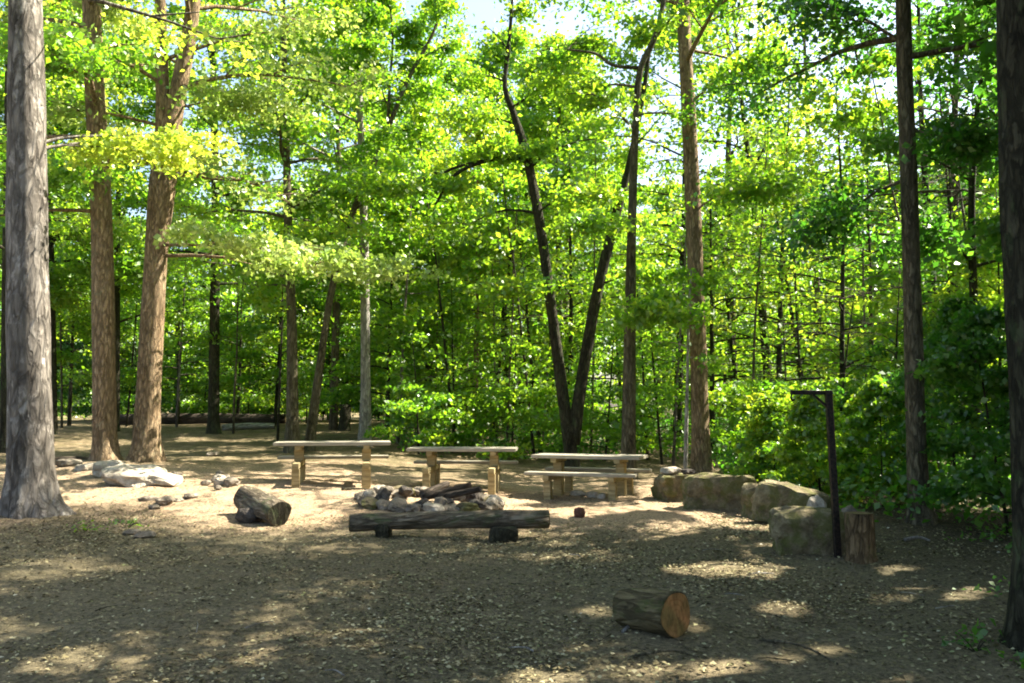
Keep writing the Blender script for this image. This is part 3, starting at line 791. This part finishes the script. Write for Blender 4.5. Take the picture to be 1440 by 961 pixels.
rows = []
for Y in (36, 41, 46, 52, 58, 66):
    half = 0.62 * Y + 5; step = 4.6 + Y * 0.03; x = -half + random.uniform(0, 3)
    while x < half:
        rows.append((x + random.uniform(-1.3, 1.3), Y + random.uniform(-2.2, 2.2))); x += step
k = 0
for x, y in rows:
    px = CX + FPX * x / y
    if y < 44 and px < 640 and (px > 240 or px < 150): continue
    gap = any(abs(px - g) < wd for g, wd in ((655, 18), (860, 22), (1215, 24), (95, 12)))
    u = random.random()
    kind = 'mid' if (gap or u < (0.8 if px < 640 else 0.55)) else 'tall'
    if px < 640 and Y_mid(y) and random.random() < 0.7: continue
    if px >= 640 and y > 40 and random.random() < 0.06: continue
    woods_tree(kind, random.randrange(4), x, y, random.uniform(0, 6.28), random.uniform(0.8, 1.1), 'tree',
               {'tall': 'tall forest tree with a high leafy crown in the woods beyond the clearing', 'mid': 'leafy young tree filling the woods beyond the clearing'}[kind], 'tree', 'trees in the woods behind')
for i in range(46):
    Y = random.uniform(36, 56); x = random.uniform(-0.6, 0.62) * Y
    px = CX + FPX * x / Y
    if Y < 46 and px < 560: Y = random.uniform(46, 56); x = X_at(px, Y)
    woods_tree('low', i, x, Y, random.uniform(0, 6.28), random.uniform(0.7, 1.1), 'understory_shrub', 'green understory shrub filling the woods beyond the clearing', 'shrub', 'shrubs in the woods behind')

for i in range(22):
    Y = random.uniform(41, 47); x = X_at(20 + i * 26 + random.uniform(-9, 9), Y)
    woods_tree('low' if i % 3 else 'mid', i, x, Y, random.uniform(0, 6.28), random.uniform(0.75, 1.15), 'understory_shrub', 'leafy growth in a bright row at the far left edge of the clearing', 'shrub', 'row of leafy growth at the far edge of the clearing')


# far wood, one mass
r = np.random.default_rng(9); n = 1500
ang = r.uniform(-0.66, 0.66, n); dist = r.uniform(74, 110, n)
top = 13 + 3.5 * np.sin(ang * 17) + 2.5 * np.sin(ang * 41 + 1)
cx_ = np.sin(ang) * dist; cy_ = np.cos(ang) * dist; cz_ = r.random(n) ** 0.8 * top + terrain(cx_, cy_)
P, tone = leaves_from([(np.array(p), 1.7) for p in zip(cx_, cy_, cz_)], 40, r, 0.5)
fo = link('forest', leaf_mesh('forest', P, 0.55, r, 0.6, tone), LEAF); fo['kind'] = 'stuff'; fo['label'] = 'distant woods closing off the view'

# low growth on the forest floor
r = np.random.default_rng(11); cl = []
while len(cl) < 1300:
    y = r.uniform(11, 50); x = r.uniform(-0.62, 0.64) * y; px = CX + FPX * x / y
    edge = 24.5 if 555 < px < 1000 else (47 if px <= 555 else 0)
    if px >= 1000 and not (x > 4.6 + max(0, (13 - y)) * 0.5 and y > 11): continue
    if y < edge: continue
    hh = r.uniform(0.1, 0.55)
    cl.append((np.array([x, y, float(terrain(x, y)) + hh]), 0.35))
P, tone = leaves_from(cl, 30, r, 0.5)
uo = link('undergrowth', leaf_mesh('undergrowth', P, 0.12, r, 1.0, tone), LEAF_D); uo['kind'] = 'stuff'; uo['label'] = 'low green plants covering the floor of the woods'


# ------------------------------------------------------------------ rocks, logs, furniture
def rock_mesh(seed, dims, boxy=0.0, amp=0.16, sub=3, name='rock'):
    bm = bmesh.new(); bmesh.ops.create_icosphere(bm, subdivisions=sub, radius=1.0)
    o = Vector((seed * 3.17, seed * 1.7, seed * 0.9))
    for v in bm.verts:
        n = v.co.normalized()
        if boxy:
            m = max(abs(n.x), abs(n.y), abs(n.z)); n = n.lerp(n / m, boxy)
        d = 1 + amp * mnoise.noise(n * 1.6 + o) * 1.6 + amp * 0.55 * mnoise.noise(n * 4.2 + o)
        q = Vector((n.x * d * dims[0] / 2, n.y * d * dims[1] / 2, n.z * d * dims[2] / 2))
        v.co = q
    # a few flat breaks
    rr = random.Random(seed)
    for _ in range(4 if boxy < 0.9 else 7):
        d = Vector((rr.uniform(-1, 1), rr.uniform(-1, 1), rr.uniform(-0.2, 1))).normalized()
        ext = max(v.co.dot(d) for v in bm.verts); lim = ext * (rr.uniform(0.72, 0.88) if boxy < 0.9 else rr.uniform(0.80, 0.93))
        for v in bm.verts:
            e = v.co.dot(d)
            if e > lim: v.co -= d * (e - lim) * 0.9
    me = bpy.data.meshes.new(name); bm.to_mesh(me); bm.free()
    for p in me.polygons: p.use_smooth = True
    me.set_sharp_from_angle(angle=math.radians(28))
    return me


def rock(name, x, y, dims, seed, mat, label, cat='rock', group=None, boxy=0.0, rz=0.0, sink=0.12, tilt=(0, 0), amp=0.16, z=None, sub=3):
    o = link(name, rock_mesh(seed, dims, boxy, amp, sub, name), mat)
    zz = float(terrain(x, y)) if z is None else z
    o.location = (x, y, zz + dims[2] * (0.5 - sink)); o.rotation_euler = (tilt[0], tilt[1], rz)
    return tag(o, label, cat, group)


# stone seats
WG = 'blocks of the curved stone wall'


def block(pxx, pyy, wpx, hpx, depth, seed, label, rz, mat=STONE_MOSS, boxy=0.94, amp=0.12, tilt=(0, 0)):
    x, y, z = ground(pxx, pyy); s = y / FPX
    y2 = y + depth * 0.5
    return rock('stone_block', X_at(pxx, y2), y2, (wpx * s * 1.22, depth, hpx * s * 0.92), seed, mat, label, 'stone block', WG, boxy, rz, 0.09, tilt, amp, sub=4)


block(949, 706, 50, 42, 0.55, 1, 'small end block of the stone wall nearest the picnic tables', 0.15)
block(1013, 719, 86, 56, 0.5, 2, 'longest mossy block in the stone wall, flat pale top', -0.25)
block(1063, 729, 36, 54, 0.4, 3, 'narrow block wedged in the middle of the stone wall', -0.3)
block(1108, 740, 82, 62, 0.5, 4, 'sloping-topped block in the stone wall, left of the pole', -0.45, tilt=(0, 0.2))
block(1134, 782, 86, 70, 0.55, 5, 'big mossy block in front of the others at the foot of the pole', -0.1)
x, y, z = ground(1163, 752)
rock('rock', x, y + 0.4, (0.26, 0.3, 0.5), 6, STONE_PALE, 'pale rounded rock showing behind the block beside the pole', 'rock', None, 0.4, 0.2, 0.08)
rock('rock', X_at(1189, 11.4), 11.4, (0.24, 0.24, 0.42), 7, STONE_GREY, 'small grey rock just right of the iron pole', 'rock', None, 0.3, 0.5, 0.08)
for pxx, Yd, dims, lab in ((941, 15.6, (0.34, 0.3, 0.13), 'flat pale stone laid on the far end of the wall'), (966, 15.55, (0.22, 0.26, 0.10), 'small dark cap stone on the far end of the wall')):
    rock('cap_stone', X_at(pxx, Yd), Yd, dims, 30 + pxx, STONE_PALE if 'pale' in lab else STONE_DARK, lab, 'stone', None, 0.5, 0.3, 0.0, z=0.46)

# pit ring
FX, FY = X_at(606, 14.15), 14.15
rr = random.Random(3)
RL = ['angular rock in the ring of the fire pit', ]
GRK = 'rocks ringing the fire pit'
for i in range(22):
    a = i / 22 * 2 * math.pi + rr.uniform(-0.08, 0.08); R = 0.98 + rr.uniform(-0.08, 0.08)
    x = FX + math.cos(a) * R * 1.04; y = FY + math.sin(a) * R * 0.9
    d = (rr.uniform(0.26, 0.44), rr.uniform(0.22, 0.34), rr.uniform(0.12, 0.20))
    rock('rock', x, y, d, 40 + i, (STONE_GREY, STONE_MOSS, STONE_GREY, STONE_GREY, STONE_GREY, STONE_PALE)[i % 6], 'angular rock in the ring of the fire pit', 'rock', GRK, 0.25, rr.uniform(0, 3), 0.08, (rr.uniform(-.3, .3), rr.uniform(-.3, .3)), 0.24)
for i in range(15):
    a = rr.uniform(0, 6.28); R = 0.80 + rr.uniform(-0.14, 0.22)
    x = FX + math.cos(a) * R * 1.04; y = FY + math.sin(a) * R * 0.9
    d = (rr.uniform(0.18, 0.3), rr.uniform(0.16, 0.26), rr.uniform(0.14, 0.22))
    rock('rock', x, y, d, 80 + i, (STONE_GREY, STONE_PALE, STONE_DARK, STONE_DARK)[i % 4], 'loose rock heaped on the fire pit ring', 'rock', 'loose rocks heaped on the fire pit', 0.25, rr.uniform(0, 3), 0, (rr.uniform(-.4, .4), rr.uniform(-.4, .4)), 0.24, z=float(terrain(x, y)) + 0.04)


def log_obj(name, p0, p1, r0, r1, label, bark, cutm, cat='log', group=None, seed=0, bumpy=0.07, ends=(True, True), bend=0.0, n=11, sides=18):
    p0 = Vector(p0); p1 = Vector(p1); L = (p1 - p0).length
    mid = (p0 + p1) / 2
    root = empty(name, mid - Vector((0, 0, max(r0, r1))), label, cat, group)
    q = (p1 - p0).to_track_quat('X', 'Z')
    T = Tubes(); u = np.linspace(-0.5, 0.5, n)
    pts = np.stack([u * L, bend * (0.25 - u ** 2) * 4 * 0.5, bend * (0.25 - u ** 2) * 4 * 0.3], 1)
    T.add(pts, r0 + (r1 - r0) * (u + 0.5), sides, bumpy, seed, caps=True)
    off = Vector((0, 0, max(r0, r1)))
    b = link('bark', T.mesh('bark'), bark, root); b.location = off; b.rotation_mode = 'QUATERNION'; b.rotation_quaternion = q
    for e, sgn, rr_ in ((0, -1, r0), (1, 1, r1)):
        if not ends[e]: continue
        bm = bmesh.new()
        c = bm.verts.new((0.006 * sgn, 0, 0))
        ring = []; ringb = []
        i_ = 0 if e == 0 else n - 1
        for k_ in range(sides):
            an = k_ / sides * 2 * math.pi
            rad = rr_ * (1 + bumpy * (math.sin(an * 3 + seed + i_ * 0.35) * 0.5 + math.sin(an * 5 + seed * 2.1 - i_ * 0.5) * 0.35 + 0.4 * math.sin(i_ * 1.7 + seed + an * 2)))
            ring.append(bm.verts.new((0.006 * sgn, math.cos(an) * rad * 0.94, math.sin(an) * rad * 0.94)))
            ringb.append(bm.verts.new((-0.02 * sgn, math.cos(an) * rad * 0.90, math.sin(an) * rad * 0.90)))
        for k_ in range(sides):
            k2 = (k_ + 1) % sides
            bm.faces.new((c, ring[k_], ring[k2])); bm.faces.new((ring[k_], ringb[k_], ringb[k2], ring[k2]))
        bmesh.ops.recalc_face_normals(bm, faces=bm.faces)
        me = bpy.data.meshes.new('cut_face'); bm.to_mesh(me); bm.free()
        f = link('cut_face', me, cutm, root); f.rotation_mode = 'QUATERNION'; f.rotation_quaternion = q
        f.location = off + q @ Vector((pts[i_][0], pts[i_][1], pts[i_][2]))
    return root


def gz(x, y): return float(terrain(x, y))


# cut log in the foreground
p1 = at(950, 863, 6.35); p1.z = gz(p1.x, p1.y) + 0.148; p0 = at(880, 845, 6.74); p0.z = gz(p0.x, p0.y) + 0.138
log_obj('log', p0, p1, 0.140, 0.158, 'short mossy cut log with an orange sawn end in the foreground', BARK_MOSS, CUT, seed=1.3, bumpy=0.06, sides=28)
# bench log
a = at(492, 734, 11.1); b = at(771, 727, 11.35)
za = gz(a.x, a.y) + 0.12
root = log_obj('log_bench', (a.x, a.y, za + 0.055), (b.x, b.y, za + 0.085), 0.100, 0.116, 'long round log bench raised in front of the fire pit', WEATHERED, CUT_OLD, 'bench', seed=4.0, bumpy=0.10, bend=0.05)
base = root.location.copy()
for pxx, w_ in ((541, 0.2), (708, 0.36)):
    X0 = X_at(pxx, 11.2); bm = rock_mesh(int(pxx), (w_, 0.42, 0.22), 0.92, 0.08, 3, 'support')
    s_ = link('support', bm, BARK_DARK, root); s_.location = (X0 - base.x, 11.22 - base.y, gz(X0, 11.22) + 0.07 - base.z)
# log at the left of the pit
p1 = at(393, 716, 12.3); p1.z = gz(p1.x, p1.y) + 0.17; p0 = at(346, 700, 13.15); p0.z = gz(p0.x, p0.y) + 0.21
log_obj('log', p0, p1, 0.19, 0.175, 'weathered grey log lying left of the fire pit with a dark end', WEATHERED, BARK_DARK, seed=2.2, bumpy=0.10)
x, y, z = ground(345, 737)
rock('rock', x, y + 0.15, (0.34, 0.3, 0.24), 61, STONE_DARK, 'dark mossy rock under the weathered log left of the pit', 'rock', None, 0.2)
# charred wood in the pit
for i, (dx, dy, a_, L) in enumerate(((0.25, 0.1, 0.35, 0.8), (0.45, -0.05, -0.2, 0.7), (0.05, 0.3, 0.9, 0.6))):
    cx2, cy2 = FX + dx, FY + dy; d = Vector((math.cos(a_), math.sin(a_), 0.22)) * L / 2; c_ = Vector((cx2, cy2, gz(cx2, cy2) + 0.20))
    log_obj('charred_log', c_ - d, c_ + d, 0.06, 0.05, 'charred stick of firewood lying in the fire pit', CHAR_BARK, STONE_DARK, 'firewood', 'charred wood in the fire pit', i * 2.0, 0.1, sides=10, n=6)

# pale slabs by the forked tree
GS = 'pale rocks by the tan trunks'
for i, (pxx, pyy, wpx, hpx, d, lab, rz) in enumerate((
        (180, 684, 92, 30, 0.9, 'largest pale flat slab at the foot of the forked tan tree', -0.35), (148, 672, 46, 30, 0.5, 'pale upright slab at the left end of the slab heap', 0.3),
        (222, 684, 60, 18, 0.6, 'low pale slab at the right end of the slab heap', -0.1), (116, 664, 30, 12, 0.4, 'small flat rock left of the slab heap', 0.2))):
    x, y, z = ground(pxx, pyy); s_ = y / FPX
    rock('stone_slab', x, y + d * 0.4, (wpx * s_, d, hpx * s_ * 0.85), 120 + i, STONE_PALE, lab, 'stone slab', GS, 0.55, rz, 0.1, (0.05, 0.12 * (-1) ** i), 0.14)
for i in range(9):
    pxx = rr.uniform(236, 330); pyy = 664 + (pxx - 236) * 0.20 + rr.uniform(-12, 12)
    x, y, z = ground(pxx, pyy); sz = rr.uniform(0.12, 0.32)
    rock('rock', x, y, (sz, sz * 0.8, sz * 0.6), 140 + i, STONE_PALE if i % 3 == 0 else STONE_GREY, 'small rock in the line of stones by the tan trunks', 'rock', 'line of small rocks by the tan trunks', 0.2, rr.uniform(0, 3))
for i, (pxx, pyy, sz) in enumerate(((208, 705, .2), (232, 708, .26), (216, 716, .16), (185, 752, .16), (205, 757, .2), (250, 706, .14), (268, 700, .18), (700, 712, .12), (96, 655, .35), (300, 642, .3))):
    x, y, z = ground(pxx, pyy)
    rock('rock', x, y, (sz * 1.5, sz, sz * 0.5), 170 + i, STONE_GREY, 'low half-buried stone lying alone on the sunny dirt', 'rock', 'scattered half-buried stones', 0.2, rr.uniform(0, 3), 0.2)
x, y, z = ground(815, 728); rock('rock', x, y, (0.17, 0.15, 0.17), 181, STONE_RED, 'small dark reddish stone alone right of the log bench', 'rock', None, 0.3)
for i, (pxx, pyy, w_) in enumerate(((812, 698, .3), (834, 700, .26), (846, 702, .16))):
    x, y, z = ground(pxx, pyy); rock('rock', x, y, (w_, .2, .12), 184 + i, STONE_PALE, 'pale stone on the ground under the right picnic table', 'rock', 'stones under the right picnic table', 0.2)


# stump by the wall, dark stump behind the table
def stump(px, py, r_, h, label, bark, seed):
    x, y, z = ground(px, py); y += r_
    root = empty('tree_stump', (x, y, z), label, 'stump')
    T = Tubes(); zz = np.array([-0.1, 0.02, 0.15, 0.5, 0.8, 1.0]) * h; rd = r_ * np.array([1.25, 1.15, 1.04, 0.98, 0.97, 0.96])
    T.add(np.stack([0 * zz, 0 * zz + 0.02 * zz, zz], 1), rd, 18, 0.13, seed)
    link('bark', T.mesh('bark'), bark, root)
    bm = bmesh.new(); bmesh.ops.create_circle(bm, cap_ends=True, segments=18, radius=r_ * 0.90)
    me = bpy.data.meshes.new('cut_face'); bm.to_mesh(me); bm.free()
    f = link('cut_face', me, CUT_OLD, root); f.location = (0, 0.02 * h, h + 0.004)
    return root


stump(1217, 793, 0.15, 0.5, 'stubby reddish brown stump right of the iron pole', BARK_STUMP, 2.0)
stump(483, 606, 0.2, 0.95, 'blackened stump behind the left picnic table', BARK_DARK, 5.0)
# far logs on the ground at the left
for i, (xa, ya, xb, yb, Yd, r_, lab, bk) in enumerate((
        (165, 588, 402, 590, 37, 0.24, 'long dark fallen log along the far edge of the clearing', CHAR_BARK), (312, 600, 386, 600, 33, 0.13, 'pale fallen log lying far back in a sunny strip', PALE_LOG),
        (66, 664, 128, 646, 19.5, 0.07, 'thin dark fallen limb leading to the tan trunks', CHAR_BARK))):
    A = at(xa, ya, Yd); B = at(xb, yb, Yd + 0.6)
    A.z = gz(A.x, A.y) + r_ * 0.8; B.z = gz(B.x, B.y) + r_ * 0.8
    log_obj('fallen_log', A, B, r_, r_ * 0.8, lab, bk, CUT_OLD, 'log', None, i + 0.5, 0.08, bend=0.1)
# sticks on the ground
for i, (xa, ya, xb, yb, r_, lab) in enumerate(((1272, 762, 1308, 764, 0.022, 'short pale stick in the dark grass near the right stump'), (1070, 905, 1178, 938, 0.012, 'long thin twig on the dirt at lower right'),
                                               (876, 893, 897, 880, 0.014, 'pale stick lying in front of the cut log'), (890, 926, 985, 930, 0.010, 'thin crooked twig on the dirt below the cut log'), (480, 690, 530, 694, 0.018, 'bare stick on the dirt before the left picnic table'))):
    x0, y0, z0 = ground(xa, ya); x1, y1, z1 = ground(xb, yb)
    Q = spline([(x0, y0, z0 + r_), ((x0 + x1) / 2 + 0.03, (y0 + y1) / 2 + 0.04, (z0 + z1) / 2 + r_ + 0.03), (x1, y1, z1 + r_)], 9)
    T = Tubes(); T.add(Q, np.linspace(r_, r_ * 0.5, 9), 7, 0.1, i)
    o = link('stick', T.mesh('stick'), BARK_PALE if 'pale' in lab else BARK_BROWN); tag(o, lab, 'stick')

tr = random.Random(31)
for i in range(34):
    y = tr.uniform(5.2, 11.5); x = tr.uniform(-0.55, 0.5) * y; L = tr.uniform(0.08, 0.32); a_ = tr.uniform(0, 6.28); r_ = tr.uniform(0.003, 0.007)
    P3 = []
    for k_ in (-0.5, 0.05, 0.5):
        px_, py_ = x + math.cos(a_) * L * k_ + tr.uniform(-.02, .02), y + math.sin(a_) * L * k_ + tr.uniform(-.02, .02); P3.append((px_, py_, gz(px_, py_) + r_ + 0.012 + 0.01 * (k_ == 0.05)))
    T = Tubes(); T.add(spline(P3, 6), np.linspace(r_, r_ * 0.5, 6), 5)
    tag(link('twig', T.mesh('twig'), (BARK_BROWN, BARK_PALE, BARK_DARK)[i % 3]), 'short dry twig lying among the leaf litter', 'twig', 'small twigs on the dirt')

# iron pole with an arm
x, y, z = ground(1179, 784)
root = empty('lantern_pole', (x, y, z), 'black iron pole with a hooked arm standing by the stone wall', 'pole')
tp = at(1165, 549, y); rel = np.array([tp.x - x, 0, tp.z - z])


def sq_bar(name, pts, hw, parent, mat):
    bm = bmesh.new(); prev = None
    for i, p in enumerate(pts):
        p = Vector(p); d = (Vector(pts[min(i + 1, len(pts) - 1)]) - Vector(pts[max(i - 1, 0)])).normalized()
        s1 = Vector((0, 1, 0)); s2 = d.cross(s1).normalized()
        ring = [bm.verts.new(p + s1 * a_ * hw + s2 * b_ * hw) for a_, b_ in ((1, 1), (-1, 1), (-1, -1), (1, -1))]
        if prev:
            for k_ in range(4): bm.faces.new((prev[k_], prev[(k_ + 1) % 4], ring[(k_ + 1) % 4], ring[k_]))
        else: bm.faces.new(ring[::-1])
        prev = ring
    bm.faces.new(prev); bmesh.ops.recalc_face_normals(bm, faces=bm.faces)
    bmesh.ops.bevel(bm, geom=list(bm.edges), offset=hw * 0.15, segments=1, affect='EDGES')
    me = bpy.data.meshes.new(name); bm.to_mesh(me); bm.free()
    return link(name, me, mat, parent)


sq_bar('post', [(0, 0, -0.15), tuple(rel)], 0.034, root, IRON)
e = at(1112, 552, y); ex, ez = e.x - x, e.z - z
sq_bar('arm', [(rel[0] - 0.044, 0, rel[2] - 0.026), (ex, 0, ez)], 0.024, root, IRON)
T = Tubes(); T.add([(ex + 0.01, 0, ez - 0.02), (ex, 0, ez - 0.06), (ex + 0.015, 0, ez - 0.09), (ex + 0.04, 0, ez - 0.08)], [0.012] * 4, 8)
link('hook', T.mesh('hook'), IRON, root)
sq_bar('brace', [(rel[0] - 0.03, 0, rel[2] - 0.17), (rel[0] - 0.17, 0, rel[2] - 0.05)], 0.012, root, IRON)


# picnic tables
def box(bm, c, d, rot=None):
    m = Matrix.Translation(c) @ (rot or Matrix()) @ Matrix.Diagonal((*d, 1))
    r_ = bmesh.ops.create_cube(bm, size=1, matrix=m); return r_['verts']


def box_part(name, boxes, mat, parent, bev=0.008):
    bm = bmesh.new()
    for c, d in boxes: box(bm, Vector(c), d)
    bmesh.ops.bevel(bm, geom=list(bm.edges), offset=bev, segments=2, affect='EDGES')
    me = bpy.data.meshes.new(name); bm.to_mesh(me); bm.free()
    return link(name, me, mat, parent)


def table(x, y, rz, label, front, L=2.02):
    root = empty('picnic_table', (x, y, gz(x, y)), label, 'picnic table', 'picnic tables', rz)
    box_part('tabletop', [((0.006 * (i % 2), -0.285 + i * 0.19, 0.732), (L, 0.178, 0.060)) for i in range(4)], PLANK, root)
    for s_ in ((-1, 1) if front else (1,)):
        box_part('bench', [((-0.01 * s_, s_ * 0.66 - 0.075 + i * 0.15, 0.450), (L, 0.14, 0.054)) for i in range(2)], PLANK, root)
    for sx in (-1, 1):
        xx = sx * (L / 2 - 0.42)
        box_part('crossbeam', [((xx, 0, 0.375), (0.11, 1.62, 0.095))], POST, root)
        box_part('top_beam', [((xx, 0, 0.665), (0.11, 0.70, 0.073))], POST, root)
        box_part('post', [((xx, 0.0, 0.525), (0.16, 0.20, 0.204))], POST, root)
        box_part('post', [((xx, 0.0, 0.117), (0.16, 0.20, 0.415))], POST, root)
        for sy in (-1, 1):
            box_part('leg', [((xx, sy * 0.66, 0.117), (0.13, 0.13, 0.415))], POST, root)
    return root


table(-3.2, 16.0, math.radians(9), 'left picnic table, weathered planks on stout yellowish posts', False)
table(-0.92, 16.8, math.radians(-3), 'middle picnic table right behind the fire pit', False)
table(1.42, 16.4, math.radians(-20), 'right picnic table with a bench on each side, nearest the stone wall', True)

# small plants at the foot of the big tree and in the lower right corner
r = np.random.default_rng(12); cl = []
while len(cl) < 170:
    x = r.uniform(3.2, 9); y = r.uniform(5.2, 12.5)
    if x < 0.50 * y + r.normal(0, 0.25) or (x < 5.0 and 8.6 < y < 10.4): continue
    cl.append((np.array([x, y, float(terrain(x, y)) + r.uniform(0.03, 0.12)]), 0.16))
P, tone = leaves_from(cl, 16, r, 0.35)
uo = link('ground_cover', leaf_mesh('ground_cover', P, 0.06, r, 1.0, tone), LEAF_D); uo['kind'] = 'stuff'; uo['label'] = 'low weeds in the dark right corner of the clearing'
for i, (pxx, pyy, lab) in enumerate(((180, 742, 'small green plant sprouting beside the big grey tree'), (118, 748, 'tuft of low plants at the root of the big grey tree'), (1372, 915, 'clump of low weeds in the dark lower right corner'))):
    x, y, z = ground(pxx, pyy); r = np.random.default_rng(700 + i)
    root = empty('plant', (x, y, z), lab, 'plant')
    T = Tubes(); cl = []
    for k_ in range(7):
        a_ = r.uniform(0, 6.28); q = np.array([math.cos(a_) * 0.14, math.sin(a_) * 0.14, r.uniform(0.04, 0.11)])
        T.add([(0, 0, -0.02), q * 0.6, q], [0.004, 0.003, 0.002], 4, caps=False); cl.append((q, 0.12))
    link('stem', T.mesh('stem'), BARK_DARK, root)
    P, tone = leaves_from(cl, 9, r, 0.4); link('leaves', leaf_mesh('leaves', P, 0.05, r, 1.0, tone), LEAF if i < 2 else LEAF_D, root)
